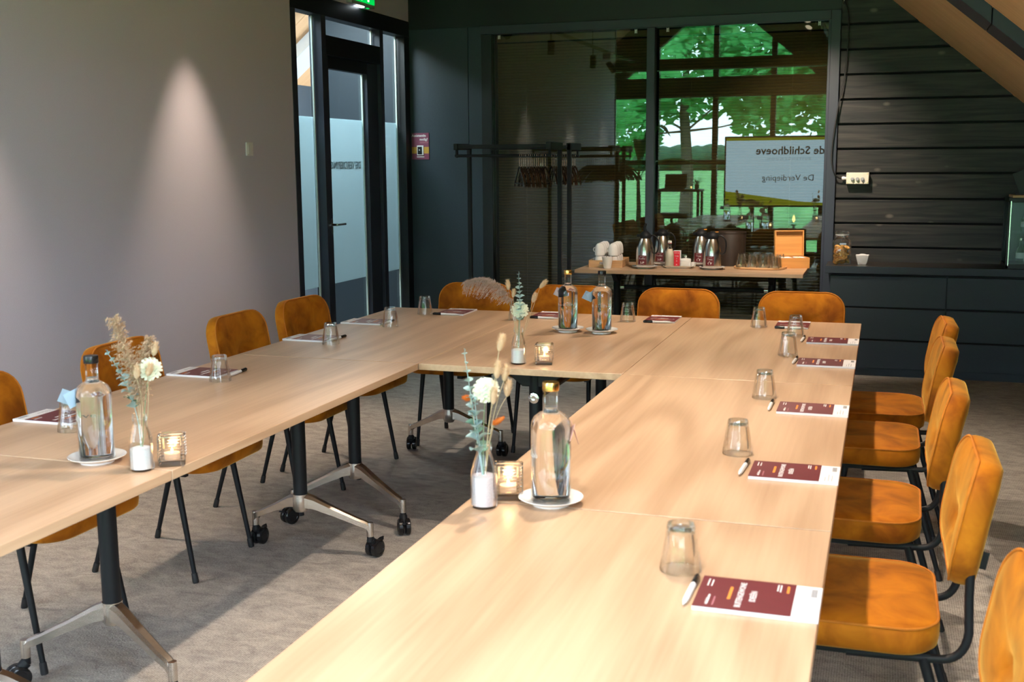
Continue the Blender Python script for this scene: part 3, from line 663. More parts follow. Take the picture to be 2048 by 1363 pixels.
# --- pens: tip at origin side, cap towards +x
def make_pen(label, group):
    t = thing('pen', label, 'pen', (0,0,0), 0, group)
    X = Matrix.Translation((-.07, 0, .0058)) @ Matrix.Rotation(PI/2, 4, 'Y')
    B().lathe([(.0008, 0), (.0022, .006), (.0048, .018), (.0055, .030), (.0055, .098)], 14, M=X).obj('barrel', PLASTICW, t)
    B().lathe([(.0057, .097), (.0057, .138), (.0045, .142), (.002, .143)], 14, M=X).obj('cap', GLOSSBLACK, t)
    B().box(.030, -.0035, .0108, .066, .0010, .0130).obj('clip', GLOSSBLACK, t, bevel=.0006)
    return t
pens = {'r1': (.576,-2.026,PI/2-.02), 'r2': (.570,-1.172,PI/2-.05), 'r3': (.565,-.416,PI/2), 'r4': (.577,.430,PI/2-.05), 'r5': (.570,.978,PI/2-.04),
 'l1': (-1.373,-1.185,PI/2+.05), 'l2': (-1.356,-.385,PI/2+.08), 'l3': (-1.378,.462,PI/2-.1), 'l4': (-1.372,.985,PI/2),
 'h1': (-1.205,1.328,PI), 'h2': (-.693,1.330,PI-.06), 'h3': (-.122,1.330,PI+.06), 'h4': (.495,1.298,PI)}
p0 = None
for k, (x, y, a) in pens.items():
    lab = 'white pen with black cap ' + PLACE[k]
    if p0 is None: p0 = make_pen(lab, 'white pens beside the notepads'); p0.location = (x, y, ZT); p0.rotation_euler.z = a; bpy.context.view_layer.update()
    else: dup(p0, (x, y, ZT), a, lab, 'white pens beside the notepads')
# --- saucers and bottles
def saucer(label, x, y, R=.0735, group='white saucers'):
    k = R/.0735; p = [(.001,.0035),(.034,.0035),(.040,.000),(.043,.000),(.044,.0045),(.060,.0105),(.0725,.0165),(.0735,.0178),(.0725,.0185),(.058,.0125),(.044,.0072),(.001,.0065)]
    t = B().lathe([(r*k, z) for r, z in p], 44, cap0=True, cap1=True).obj('saucer', WHITE, None)
    t.location = (x, y, ZT); return tag(t, label, 'saucer', group)
CR = Vector((.95, .312, 0)); CF = Vector((-.312, .95, 0))
def make_bottle(label, x, y, capm, tagm, toff, tz, trot, rot, lrot=0, group='water bottles on saucers'):
    t = thing('water_bottle', label, 'bottle', (x, y, ZT+.0068), rot, group)
    out = [(.001,.0),(.040,.0),(.0445,.003),(.0452,.010),(.0452,.172),(.0435,.183),(.0375,.194),(.028,.2015),(.0185,.2065),(.0162,.211),(.0158,.216),(.0158,.250),(.0175,.251),(.0175,.2545)]
    B().lathe(out, 44, cap0=True, cap1=False).obj('glass_body', BOTTLEG, t, smooth=60)
    B().lathe([(.001,.0100),(.040,.0104),(.0428,.014),(.0428,.171),(.0412,.181),(.0355,.1915),(.0265,.199),(.0170,.2045),(.0146,.210),(.0142,.216),(.001,.216)], 44).obj('water', WATER, t, smooth=60)
    B().lathe([(.001,.2535),(.0182,.2535),(.0186,.255),(.0186,.270),(.0176,.2725),(.001,.2725)], 30).obj('cap', capm, t, smooth=35)
    # printed name bent round the far side of the glass
    tm = text_mesh('deSchildhoeve', .0165, INK).copy()
    for v in tm.vertices:
        a = PI/2-v.co.x/.0455 if False else PI/2+v.co.x/(-.0455); r = .0455+v.co.z*.2
        v.co = (r*math.cos(a), r*math.sin(a), .112+v.co.y)
    tm.materials.clear(); tm.materials.append(LETTER)
    o = put(tm, 'lettering', t); o.rotation_euler = (0, 0, PI-rot+.33+PI+lrot)
    g = B(); a = .041
    for s, ang in ((1, .34), (-1, -.30)):
        Mx = Matrix.Rotation(trot, 4, 'Z') @ Matrix.Rotation(ang, 4, 'X') @ Matrix.Rotation(.45*s, 4, 'Y')
        g.box(-a/2, -.0004, -a, a/2, .0004, 0, Mx)
    o = g.obj('tag', tagm, t, smooth=0); o.matrix_local = Matrix.Rotation(-rot, 4, 'Z') @ Matrix.Translation(toff + Vector((0, 0, tz)))
    return t
bots = [('clear water bottle with black cap and blue tag on the left-hand table', -1.040, -1.572, GLOSSBLACK, TAGB, CR*-.062+CF*.010, .178, .5, 0, 'white saucer under the blue-tagged bottle on the left'),
 ('water bottle with gold cap and lilac tag, left of the pair at the head', -.468, .965, GOLD, TAGL, CR*-.030+CF*.045, .182, .2, .3, 'white saucer under the gold-capped bottle at the head of the U'),
 ('water bottle with dark cap and pale blue tag, right of the pair', -.309, .960, GLOSSBLACK, TAGB, CR*-.052+CF*.024, .174, .4, .2, 'white saucer under the dark-capped bottle at the head of the U'),
 ('large gold-capped water bottle with pink tag on the near right table', .190, -1.585, GOLD, TAGP, CR*.049+CF*.004, .172, 1.95, 0, 'white saucer under the gold-capped bottle on the near right table')]
for l, x, y, c, tm, to, tz, tr, ro, sl in bots:
    saucer(sl, x, y); make_bottle(l, x, y, c, tm, to, tz, tr, ro, lrot=0 if y > 0 else 1.35)
# --- ribbed glass candle holders
def make_candle(label, x, y, rz):
    t = thing('candle_holder', label, 'candle holder', (x, y, ZT), rz, 'ribbed glass candle holders')
    L = [rrect(.062, .062, .004, 2)]; loops = []
    loops.append([(a, b, 0) for a, b in rrect(.060, .060, .004, 2)])
    loops.append([(a, b, .004) for a, b in rrect(.066, .066, .004, 2)])
    loops.append([(a, b, .013) for a, b in rrect(.066, .066, .004, 2)])
    for i in range(8):
        z = .015+i*.0078
        for dz, wd in ((.0, .0625), (.0014, .0685), (.0052, .0685), (.0064, .0625)): loops.append([(a, b, z+dz) for a, b in rrect(wd, wd, .004, 2)])
    loops.append([(a, b, .0785) for a, b in rrect(.062, .062, .004, 2)])
    loops.append([(a, b, .0785) for a, b in rrect(.052, .052, .006, 2)])
    loops.append([(a, b, .014) for a, b in rrect(.050, .050, .006, 2)])
    B().rings(loops).obj('ribbed_glass', CANDLEG, t, smooth=20)
    B().lathe([(.001, .0145), (.019, .0145), (.0195, .030), (.0185, .0302), (.0182, .028), (.001, .0285)], 24).obj('tealight', WAX, t)
    B().lathe([(.001, .0290), (.0026, .031), (.0034, .035), (.0022, .040), (.0005, .045)], 12).obj('flame', FLAME, t)
    l = light('candle_light', 'POINT', (0, 0, .045), .12, (1, .6, .3), shadow_soft_size=.012); l.parent = t
    return t
make_candle('ribbed glass candle holder beside the flower bottle on the left table', -.838, -1.535, .55)
make_candle('ribbed glass candle holder beside the flower bottle on the head table', -.333, .130, .20)
make_candle('ribbed glass candle holder behind the flower bottle on the near right table', .082, -1.565, .30)
# --- little bottles with sand, holding dried flowers
def make_vase(label, x, y, sand, sm, k):
    t = thing('flower_bottle', label, 'vase', (x, y, ZT), 0, 'small bottles holding dried flowers')
    o = [(.001,.0),(.026,.0),(.0295,.003),(.0300,.010),(.0300,.070),(.0285,.082),(.0235,.100),(.0185,.115),(.0165,.124),(.0172,.127),(.0190,.129),(.0190,.134),(.0175,.136),(.0182,.138),(.0182,.144),(.0168,.145),(.0150,.143),(.0150,.120),(.0170,.113),(.0220,.099),(.0270,.082),(.0283,.070),(.0283,.006),(.001,.005)]
    B().lathe([(r, z*k) for r, z in o], 36).obj('glass_body', BOTTLEG, t, smooth=60)
    B().lathe([(.001,.006),(.0275,.006),(.0278,.010),(.0278,min(sand, .07)*k),(.020,(sand+.003)*k),(.001,(sand+.001)*k)], 32).obj('sand', sm, t, smooth=60)
    return t
V1 = Vector((-.878, -1.606, ZT)); V2 = Vector((-.428, .104, ZT)); V3 = Vector((.053, -1.648, ZT))
make_vase('small clear bottle of white sand with pampas on the left table', V1.x, V1.y, .056, SANDM, 1.0)
make_vase('small clear bottle of white sand with tall eucalyptus on the head table', V2.x, V2.y, .056, SANDM, .97)
make_vase('small clear bottle of pinkish sand with rust flowers on the near right table', V3.x, V3.y, .070, PINKSAND, 1.02)
def leaf_mesh(name, mat, L, Wd):
    pts = []
    for i in range(7):
        u = i/6; ww = Wd*math.sin(PI*u**.8)**.8 if 0 < u < 1 else 0
        pts.append((u*L, ww, .18*L*math.sin(u*PI)))
    vs = []; fs = []
    for i, (x, wv, z) in enumerate(pts): vs += [(x, wv, z+wv*.3), (x, 0, z), (x, -wv, z+wv*.3)]
    for i in range(6):
        a = i*3; fs += [(a, a+3, a+4, a+1), (a+1, a+4, a+5, a+2)]
    b = B().add(vs, fs); n = len(vs)
    b.add([(x, y, z-.0006) for x, y, z in vs], [tuple(reversed(f)) for f in fs])
    return b.mesh(name, mat, fix=False)
LEAF = [leaf_mesh('leaf', EUC, .021, .0095), leaf_mesh('leaf', EUC, .016, .0075), leaf_mesh('leaf', EUCD, .022, .0095)]
def orient(o, p, d, roll=0):
    d = Vector(d).normalized(); q = d.to_track_quat('X', 'Z'); o.matrix_local = Matrix.Translation(p) @ q.to_matrix().to_4x4() @ Matrix.Rotation(roll, 4, 'X')
def path_at(P, t):
    i = min(int(t*(len(P)-1)), len(P)-2); f = t*(len(P)-1)-i; return P[i].lerp(P[i+1], f), (P[i+1]-P[i]).normalized()
def eucalyptus(label, V, base, mid, tip, n, seed, scale=1.0):
    r = random.Random(seed); t = thing('eucalyptus_stem', label, 'plant stem', V, 0, 'eucalyptus stems')
    P = bez(base, mid, tip, 14)
    B().tube(P, [.0014-.0006*i/14 for i in range(15)], 6).obj('stem', EUC, t)
    for i in range(n):
        u = .38+.6*i/(n-1); p, d = path_at(P, u); a = i*1.57+r.uniform(-.4, .4)
        s = (1.45-.75*(i/(n-1)))*scale
        side = d.cross(Vector((math.cos(a), math.sin(a), .3))).normalized()
        for sg in (1, -1):
            o = put(LEAF[2 if u < .5 and sg > 0 else (0 if i < n*.7 else 1)], 'leaf', t)
            orient(o, p, side*sg+d*.45, r.uniform(-.6, .6)); o.scale = (s, s, s)
    o = put(LEAF[1], 'leaf', t); orient(o, P[-1], P[-1]-P[-2]); o.scale = (.6,)*3
    return t
def fluff(b, c, d, L, R, n, r, hl=.0095):
    d = Vector(d).normalized(); x = d.orthogonal().normalized(); y = d.cross(x)
    for i in range(n):
        u = r.random(); a = r.uniform(0, 2*PI); rr = R*math.sin(PI*(u*.9+.05))**.6
        p = c + d*(u*L) + (x*math.cos(a)+y*math.sin(a))*rr*.85
        o = (x*math.cos(a)+y*math.sin(a))*.75 + d*1.0 + Vector((r.uniform(-.3,.3), r.uniform(-.3,.3), r.uniform(-.3,.3)))
        q = o.cross(d).normalized()*.0006
        b.add([p-q, p+q, p+o.normalized()*hl*r.uniform(.6, 1.2)], [(0, 1, 2)])
def bunny(label, V, base, mid, head, d, L=.034, R=.0085, seed=1, group='bunny tail grasses'):
    r = random.Random(seed); t = thing('bunny_tail_grass', label, 'dried grass', V, 0, group)
    head = Vector(head); d = Vector(d).normalized()
    B().tube(bez(base, mid, head, 10), .0008, 5).obj('stem', STEM, t)
    b = B(); q = d.to_track_quat('Z', 'Y').to_matrix().to_4x4()
    b.lathe([(.0005, 0), (R*.6, L*.08), (R*.9, L*.3), (R*.88, L*.55), (R*.55, L*.85), (.0005, L)], 14, M=Matrix.Translation(head) @ q)
    fluff(b, head, d, L, R, 420, r)
    o = b.obj('fluffy_head', BUNNY, t, smooth=60, fix=False)
    return t
def bloom(label, V, base, mid, head, d, R=.026, seed=3):
    r = random.Random(seed); t = thing('cream_flower', label, 'flower', V, 0, 'cream dried flowers')
    head = Vector(head); d = Vector(d).normalized(); x = d.orthogonal().normalized(); y = d.cross(x)
    B().tube(bez(base, mid, head, 10), .0012, 6).obj('stem', GSTEM, t)
    b = B()
    for ring, (el, n, L) in enumerate(((-.25, 16, 1.0), (.05, 18, 1.0), (.35, 17, .97), (.65, 14, .92), (.95, 11, .86), (1.25, 7, .8))):
        for i in range(n):
            a = 2*PI*(i+.5*(ring % 2))/n+r.uniform(-.08, .08); e = el+r.uniform(-.1, .1)
            o = ((x*math.cos(a)+y*math.sin(a))*math.cos(e)+d*math.sin(e)); s = o.cross(d).normalized() if o.cross(d).length > .05 else x
            l = R*L*r.uniform(.92, 1.06); w_ = R*.16; c = head
            p = [c+o*l*.25-s*w_*.5, c+o*l*.25+s*w_*.5, c+o*l*.75+s*w_+d*.001, c+o*l+s*w_*.55, c+o*l-s*w_*.55, c+o*l*.75-s*w_+d*.001]
            b.add(p, [(0, 1, 2, 5), (5, 2, 3, 4)])
    b.obj('petals', PETAL, t, smooth=60, fix=False)
    B().lathe([(.0005, -R*.5), (R*.55, -R*.25), (R*.7, 0), (R*.6, R*.3), (.0005, R*.55)], 14, M=Matrix.Translation(head) @ d.to_track_quat('Z', 'Y').to_matrix().to_4x4()).obj('core', PETALD, t)
    return t
def rust(label, V, base, mid, head, d, L=.03, seed=4):
    r = random.Random(seed); t = thing('rust_dried_flower', label, 'dried flower', V, 0, 'rust dried flowers'); head = Vector(head); d = Vector(d).normalized()
    B().tube(bez(base, mid, head, 10), .0008, 5).obj('stem', STEM, t)
    b = B(); x = d.orthogonal().normalized(); y = d.cross(x)
    b.lathe([(.0005, 0), (.005, L*.2), (.006, L*.5), (.0035, L*.85), (.0005, L)], 10, M=Matrix.Translation(head) @ d.to_track_quat('Z', 'Y').to_matrix().to_4x4())
    for i in range(70):
        u = i/70; a = i*2.4; o = (x*math.cos(a)+y*math.sin(a))*.8+d*.7; p = head+d*(u*L*.9)+(x*math.cos(a)+y*math.sin(a))*.005*math.sin(PI*min(1, u+.15)); s = o.cross(d).normalized()*.0022
        b.add([p-s, p+s, p+o*.007], [(0, 1, 2)])
    b.obj('flower_head', RUST, t, smooth=0, fix=False); return t
def plume(label, V, P0, n, mat, seed, spread, droop, hl, name, cat):
    """feathery grass: stem along P0, fine hairs on side branches"""
    r = random.Random(seed); t = thing(name, label, cat, V, 0)
    P = [Vector(p) for p in P0]; P = bez(P[0], P[1], P[2], 16) if len(P) == 3 else P
    B().tube(P, [.0011-.0006*i/len(P) for i in range(len(P))], 5).obj('stem', STEM, t)
    b = B()
    for i in range(n):
        u = r.uniform(.35, 1) ; p, d = path_at(P, u); a = r.uniform(0, 2*PI)
        o = d.cross(Vector((math.cos(a), math.sin(a), .2))).normalized()
        L = spread*r.uniform(.3, 1)*(1.15-.6*abs(u-.6)/.4 if u > .6 else .6+u*.8)
        c = [p + (o*.75+d*.75)*L*k/4 + Vector((0, 0, -droop*(k/4)**2*L)) for k in range(5)]
        for k in range(4):
            q = (c[k+1]-c[k]).cross(Vector((r.uniform(-1,1), r.uniform(-1,1), r.uniform(-1,1)))).normalized()*.00022
            b.add([c[k]-q, c[k]+q, c[k+1]+q*.7, c[k+1]-q*.7], [(0,1,2,3)])
        for k in range(18):
            f = r.uniform(.15, 1)*4; j = min(3, int(f)); pp = c[j].lerp(c[j+1], f-j)
            h = Vector((r.uniform(-1,1), r.uniform(-1,1), r.uniform(-.8,1))).normalized(); q = h.cross(Vector((.3,.5,.8))).normalized()*.0011
            b.add([pp-q, pp+q, pp+h*hl*r.uniform(.5,1)], [(0,1,2)])
    o = b.obj('plume', mat, t, smooth=0, fix=False); o['kind'] = 'stuff'; return t
def P_(dx, dz, dy=0): return CR*dx + CF*dy + Vector((0, 0, dz))   # local offset: along the room's width seen from the entrance, and up
# left table bunch
plume('tall pampas plume in the bottle on the left table', V1, (P_(.0,.06), P_(.005,.24), P_(-.050,.385,.01)), 330, PAMPAS, 5, .050, .5, .010, 'pampas_grass', 'dried grass')
plume('short pampas plume behind the cream flower on the left table', V1, (P_(.0,.06), P_(.0,.22), P_(.030,.335,.015)), 240, PAMPAS, 6, .042, .5, .009, 'pampas_grass', 'dried grass')
eucalyptus('eucalyptus stem leaning left in the bottle on the left table', V1, P_(0,.06), P_(.0,.20), P_(-.070,.300), 9, 11, .95)
bloom('cream flower in the bottle on the left table', V1, P_(.004,.06), P_(.012,.17), P_(.034,.258), (.25,-.75,.45), .030)
bunny('highest bunny tail on the left table, beside the pampas', V1, P_(.004,.06), P_(.02,.22), P_(.041,.290,.01), P_(.25,1), seed=21)
bunny('bunny tail left of the pair before the cream flower on the left table', V1, P_(.0,.06), P_(.02,.15), P_(.008,.238,-.025), P_(.05,1), L=.032, seed=22)
bunny('bunny tail right of the pair before the cream flower on the left table', V1, P_(.004,.06), P_(.03,.15), P_(.036,.246,-.03), P_(.35,1), L=.032, seed=23)
# head table bunch
eucalyptus('tall upright eucalyptus stem in the bottle on the head table', V2, P_(0,.06), P_(.012,.2), P_(.002,.345), 11, 12, .95)
plume('dusty airy plume leaning left over the head table', V2, (P_(-.002,.06), P_(-.02,.375), P_(-.200,.310,.01)), 460, PLUMEM, 8, .055, .8, .009, 'airy_dried_plume', 'dried flower')
bloom('cream flower in the bottle on the head table', V2, P_(.0,.06), P_(.0,.15), P_(.006,.205,.012), (.1,-.8,.5), .034)
bunny('uppermost bunny tail left of the eucalyptus on the head table', V2, P_(0,.06), P_(-.02,.2), P_(-.036,.282,.01), P_(-.1,1), L=.036, seed=31)
bunny('lower pink-tinged bunny tail left of the eucalyptus on the head table', V2, P_(0,.06), P_(-.01,.2), P_(-.020,.255), P_(.15,1), L=.030, R=.007, seed=32)
bunny('lower bunny tail right of the eucalyptus on the head table', V2, P_(.003,.06), P_(.03,.17), P_(.055,.235), P_(.35,1), L=.036, seed=33)
bunny('upper bunny tail leaning far right on the head table', V2, P_(.003,.06), P_(.05,.2), P_(.082,.290), P_(.75,.8), L=.038, R=.008, seed=34)
# near right bunch
eucalyptus('slender eucalyptus stem leaning left in the near right bottle', V3, P_(-.002,.06), P_(-.02,.2), P_(-.040,.350), 10, 13, .75)
eucalyptus('short leafy eucalyptus stem in the near right bottle', V3, P_(0,.06), P_(-.01,.14), P_(-.018,.245,-.01), 5, 14, 1.2)
bloom('cream flower in the near right bottle', V3, P_(.0,.06), P_(-.004,.17), P_(.006,.262,.012), (-.1,-.7,.6), .031)
for i, (dx, dz, dy, ddx, lab) in enumerate(((.036,.352,0,.25,'highest bunny tail in the near right bottle'), (.030,.292,-.005,.12,'bunny tail second from the top in the near right bottle, left of its pair'), (.046,.284,.005,.2,'bunny tail right of the middle pair in the near right bottle'), (.022,.240,-.03,.1,'bunny tail in front of the cream flower in the near right bottle'), (.052,.248,.01,.15,'lowest bunny tail at the right in the near right bottle'))):
    bunny(lab, V3, P_(.002,.06), P_(.004+.2*dx,.2), P_(dx,dz,dy), P_(ddx,1), L=.036, R=.0075, seed=41+i)
rust('rust dried flower at the left of the near right bottle', V3, P_(0,.06), P_(-.02,.18), P_(-.028,.246), P_(-.8,.15), .018)
rust('rust dried flower low at the right of the near right bottle', V3, P_(.002,.06), P_(.012,.14), P_(.020,.188), P_(.85,.5), .032)
# ================================================================== COFFEE TABLE
def side(x, y): return (x, y, ZT)
# tray with stacked cups
t = thing('cup_tray', 'low wooden tray holding stacked white cups on the coffee table', 'tray', (-1.045, 4.235, ZT), .07)
box('tray_base', TRAYW, -.125, -.165, 0, .125, .165, .008, t, .002)
for a in ((-.125, -.165, -.116, .165), (.116, -.165, .125, .165)): box('tray_side', TRAYW, a[0], a[1], .008, a[2], a[3], .052, t, .002)
for y in (-.165, .156):
    box('tray_end', TRAYW, -.116, y, .008, .116, y+.009, .022, t, .001)
    box('tray_end', TRAYW, -.116, y, .040, .116, y+.009, .052, t, .001)
    box('tray_end', TRAYW, -.116, y, .022, -.045, y+.009, .040, t); box('tray_end', TRAYW, .045, y, .022, .116, y+.009, .040, t)
cup0 = None
def make_cup(label):
    t = thing('coffee_cup', label, 'cup', (0,0,0), 0, 'stacked white cups')
    B().lathe([(.036,0),(.0375,.001),(.0375,.030),(.036,.050),(.032,.068),(.026,.079),(.020,.084),(.019,.087),(.016,.087),(.015,.084),(.001,.0835)], 28, cap0=False).lathe([(.036,0),(.0345,.03),(.030,.062),(.022,.076),(.001,.079)], 28, cap0=False).obj('body', WHITE, t)
    B().tube([(-.0335-.020*math.sin(a)*1.0, 0, .040+.017*math.cos(a)) for a in [PI*k/9 for k in range(10)]], .0042, 8).obj('handle', WHITE, t)
    return t
for ci, cx in enumerate((-.050, .050)):
    for k in range(4):
        for lv in range(2):
            lab = 'white cup, %s of its two-cup stack, %s column, %s row of the tray' % (('lower', 'upper')[lv], ('left', 'right')[ci], ('front', 'second', 'third', 'rear')[k])
            M4 = Matrix.Translation((-1.045, 4.235, ZT)) @ Matrix.Rotation(.07, 4, 'Z')
            p = M4 @ Vector((cx, -.118+.078*k, .009+lv*.076)); rz = .07-.35+rnd.uniform(-.1, .1)
            if cup0 is None: cup0 = make_cup(lab); cup0.location = p; cup0.rotation_euler.z = rz; bpy.context.view_layer.update()
            else: dup(cup0, p, rz, lab, 'stacked white cups')
t = thing('spoon_cup', 'flared white cup holding spoons at the front of the coffee table', 'cup', (-1.003, 4.00, ZT))
B().lathe([(.001,0),(.024,0),(.027,.002),(.041,.085),(.0395,.0855),(.025,.006),(.001,.006)], 28).obj('body', WHITE, t)
for i, (a, tl) in enumerate(((.3, .28), (2.2, .35), (4.2, .3))):
    s = thing('teaspoon', ('teaspoon leaning right in the flared white cup', 'teaspoon leaning back in the flared white cup', 'teaspoon leaning left in the flared white cup')[i], 'spoon', (-1.003, 4.00, ZT+.009), 0, 'teaspoons in the flared cup')
    d = Vector((math.cos(a)*tl, math.sin(a)*tl, 1)).normalized(); st = Vector((-math.cos(a)*.012, -math.sin(a)*.012, 0))
    B().tube([st, st+d*.06, st+d*.092], [.003, .0016, .0035], 8, flat=.5).obj('spoon_body', STEEL, s)
# thermos jugs
def make_jug(label, word, pot, x, y, orange=False, k=1.0, lever=False):
    t = thing('thermos_jug', label, 'thermos jug', (x, y, ZT+.0085), 0, 'steel thermos jugs')
    B().lathe([(.001,0),(.060,0),(.0635,.004),(.0645,.02),(.0645,.09),(.062,.125),(.055,.160),(.046,.188),(.039,.205),(.0375,.209)], 40, cap1=False).obj('steel_body', STEEL, t, smooth=50)
    c = B().lathe([(.0385,.207),(.0405,.210),(.0425,.222),(.0425,.232),(.039,.237),(.030,.248),(.018,.258),(.010,.261),(.001,.262)], 28)
    c.prism([(-.016,0),(.016,0),(.006,.022),(-.006,.022)], .02, Matrix.Translation((-.038, 0, .216)) @ Matrix.Rotation(PI/2, 4, 'Z')).obj('lid', BLACK, t, bevel=.001)
    B().tube([(.040,0,.226)]+[tuple(v) for v in bez((.055,0,.232), (.105,0,.215), (.095,0,.14), 8)]+[tuple(v) for v in bez((.094,0,.13), (.088,0,.10), (.066,0,.098), 5)], [.006]*2+[.0065]*12+[.006], 8, flat=.8).obj('handle', BLACK, t)
    if orange: box('lever', LIDORANGE, .012, -.006, .252, .052, .006, .257, t, .001, Matrix.Rotation(-.05, 4, 'Y'))
    elif lever: B().tube([(.0, 0, .258), (-.006, 0, .285), (.004, 0, .315)], [.010, .011, .008], 10).obj('lever', BLACK, t)
    else: box('lever', BLACK, .012, -.006, .248, .046, .006, .2545, t, .001)
    # curved burgundy label on the front
    def wrap(o, r=.0652, a0=-PI/2+.30-.45):
        me = o.data
        for v in me.vertices:
            a = a0+v.co.x/r; rr = r+v.co.z; v.co = (rr*math.cos(a), rr*math.sin(a), v.co.y)
    b = B(); n = 8; wl = .031
    for i in range(n): b.box(-wl+2*wl*i/n, .022, -.0004, -wl+2*wl*(i+1)/n, .088, 0)
    lb = b.obj('label', BURG, t, smooth=0); wrap(lb)
    def wt(s, size, y, bold=0):
        o = put(text_mesh(s, size, INK, 'CENTER', bold).copy(), 'lettering', lb)
        for v in o.data.vertices: v.co.y += y; v.co.z = .0003
        wrap(o); return o
    wt(word, .020, .066, .0002); wt('deSchildhoeve', .0062, .082, .0002)
    b = B()
    if pot:
        b.prism([(-.010,.030),(.010,.030),(.013,.038),(.009,.046),(-.009,.046),(-.013,.038)], .0004).prism([(.012,.036),(.018,.044),(.016,.045),(.011,.040)], .0004).prism([(-.003,.047),(.003,.047),(.001,.053),(-.001,.053)], .0004)
    else:
        b.prism([(-.009,.031),(.006,.031),(.010,.046),(-.012,.046)], .0004).prism([(.009,.035),(.016,.036),(.016,.043),(.010,.043)], .0004).prism([(-.014,.026),(.012,.026),(.014,.029),(-.016,.029)], .0004)
    o = b.obj('cup_symbol' if not pot else 'teapot_symbol', INK, lb, smooth=0); wrap(o)
    return t
jugs = [('steel coffee jug front left with an upright black lever', 'Koffie', False, -.745, 4.085, False, True, 'saucer under the front coffee jug'),
        ('steel coffee jug standing behind the front coffee jug', 'Koffie', False, -.675, 4.375, False, False, 'saucer under the rear coffee jug'),
        ('steel tea jug with orange lever behind the front tea jug', 'Thee', True, -.390, 4.395, True, False, 'saucer under the rear tea jug'),
        ('steel tea jug with orange lever at the front of the coffee table', 'Thee', True, -.268, 4.120, True, False, 'saucer under the front tea jug')]
for l, wd, pot, x, y, o, lv, sl in jugs:
    saucer('wide white ' + sl, x, y, .094, 'saucers under the thermos jugs'); make_jug(l, wd, pot, x, y, o, lever=lv)
# milk tray with its bottle, carton and sugar pot
t = thing('milk_tray', 'rectangular white tray with milk and sugar between the jugs', 'tray', (-.512, 4.165, ZT), .03)
b = B().rings([[(x, y, z) for x, y in rrect(w_, h_, .012, 3)] for w_, h_, z in ((.175, .085, 0), (.18, .09, .006), (.215, .122, .017), (.217, .124, .0185), (.212, .118, .018), (.178, .088, .009))]).obj('dish', WHITE, t)
t = thing('milk_bottle', 'swing-top milk bottle with red seal on the white tray', 'bottle', (-.580, 4.160, ZT+.0095))
B().lathe([(.001,0),(.031,0),(.033,.003),(.033,.085),(.030,.105),(.019,.128),(.0135,.140),(.0125,.165),(.0125,.170)], 28, cap1=False).obj('glass_body', BOTTLEG, t)
B().lathe([(.001,.004),(.0305,.004),(.0315,.008),(.0315,.084),(.028,.105),(.018,.126),(.001,.126)], 28).obj('milk', CREAM, t)
B().lathe([(.001,.170),(.0145,.170),(.0145,.183),(.011,.187),(.001,.187)], 18).obj('stopper', WHITE, t)
B().lathe([(.0135,.166),(.0142,.166),(.0142,.1705),(.0135,.1705)], 18).obj('red_seal', RED, t)
b = B()
for s in (-1, 1): b.tube([(0, s*.008, .182), (0, s*.017, .176), (.003, s*.020, .155), (.004, s*.0145, .143)], .0011, 6)
b.obj('wire_bail', CHROME, t)
t = thing('sugar_carton', 'red and white carton standing beside the milk bottle', 'carton', (-.528, 4.185, ZT+.0095), .05)
box('carton', PAPER, -.026, -.018, 0, .026, .018, .115, t, .001)
c = box('red_print', RED, -.0255, -.0184, .004, .0200, -.0179, .110, t)
for z, s in ((.098, 'G D A'), (.074, 'TYPE'), (.056, 'T'), (.040, 'A'), (.014, 'A')): text(s, .012, INK, c, frame((-.003, -.0186, z), (1,0,0), (0,0,1)), bold=.0002)
t = thing('sugar_pot', 'small white lidded sugar pot on the white tray', 'pot', (-.462, 4.150, ZT+.0095), .1)
B().rings([[(x, y, z) for x, y in rrect(w_, w_*.9, .014, 4)] for w_, z in ((.066, 0), (.074, .004), (.078, .045), (.074, .047))]).obj('bowl', WHITE, t, bevel=0)
B().rings([[(x, y, z) for x, y in rrect(w_, w_*.9, .016, 4)] for w_, z in ((.078, .047), (.079, .050), (.070, .060), (.030, .065))]).lathe([(.007,.064),(.006,.070),(.010,.076),(.008,.081),(.001,.082)], 14).obj('lid', WHITE, t)
t = thing('sugar_dish', 'low white dish behind the sugar pot', 'dish', (-.420, 4.205, ZT+.0095))
B().lathe([(.001,0),(.020,0),(.029,.028),(.0275,.028),(.019,.004),(.001,.004)], 22).obj('bowl', WHITE, t); 
# waste bucket
t = thing('table_bin', 'dark brown leather-look table bin behind the tea jugs', 'bin', (-.190, 4.462, ZT))
B().lathe([(.001,0),(.108,0),(.112,.004),(.118,.245),(.1165,.248),(.113,.245),(.107,.006),(.001,.006)], 40).obj('body', LEATHER, t)
B().lathe([(.1178,.236),(.1192,.2365),(.1192,.2455),(.1178,.246)], 40, cap0=False, cap1=False).obj('rim_band', LEATHER, t)
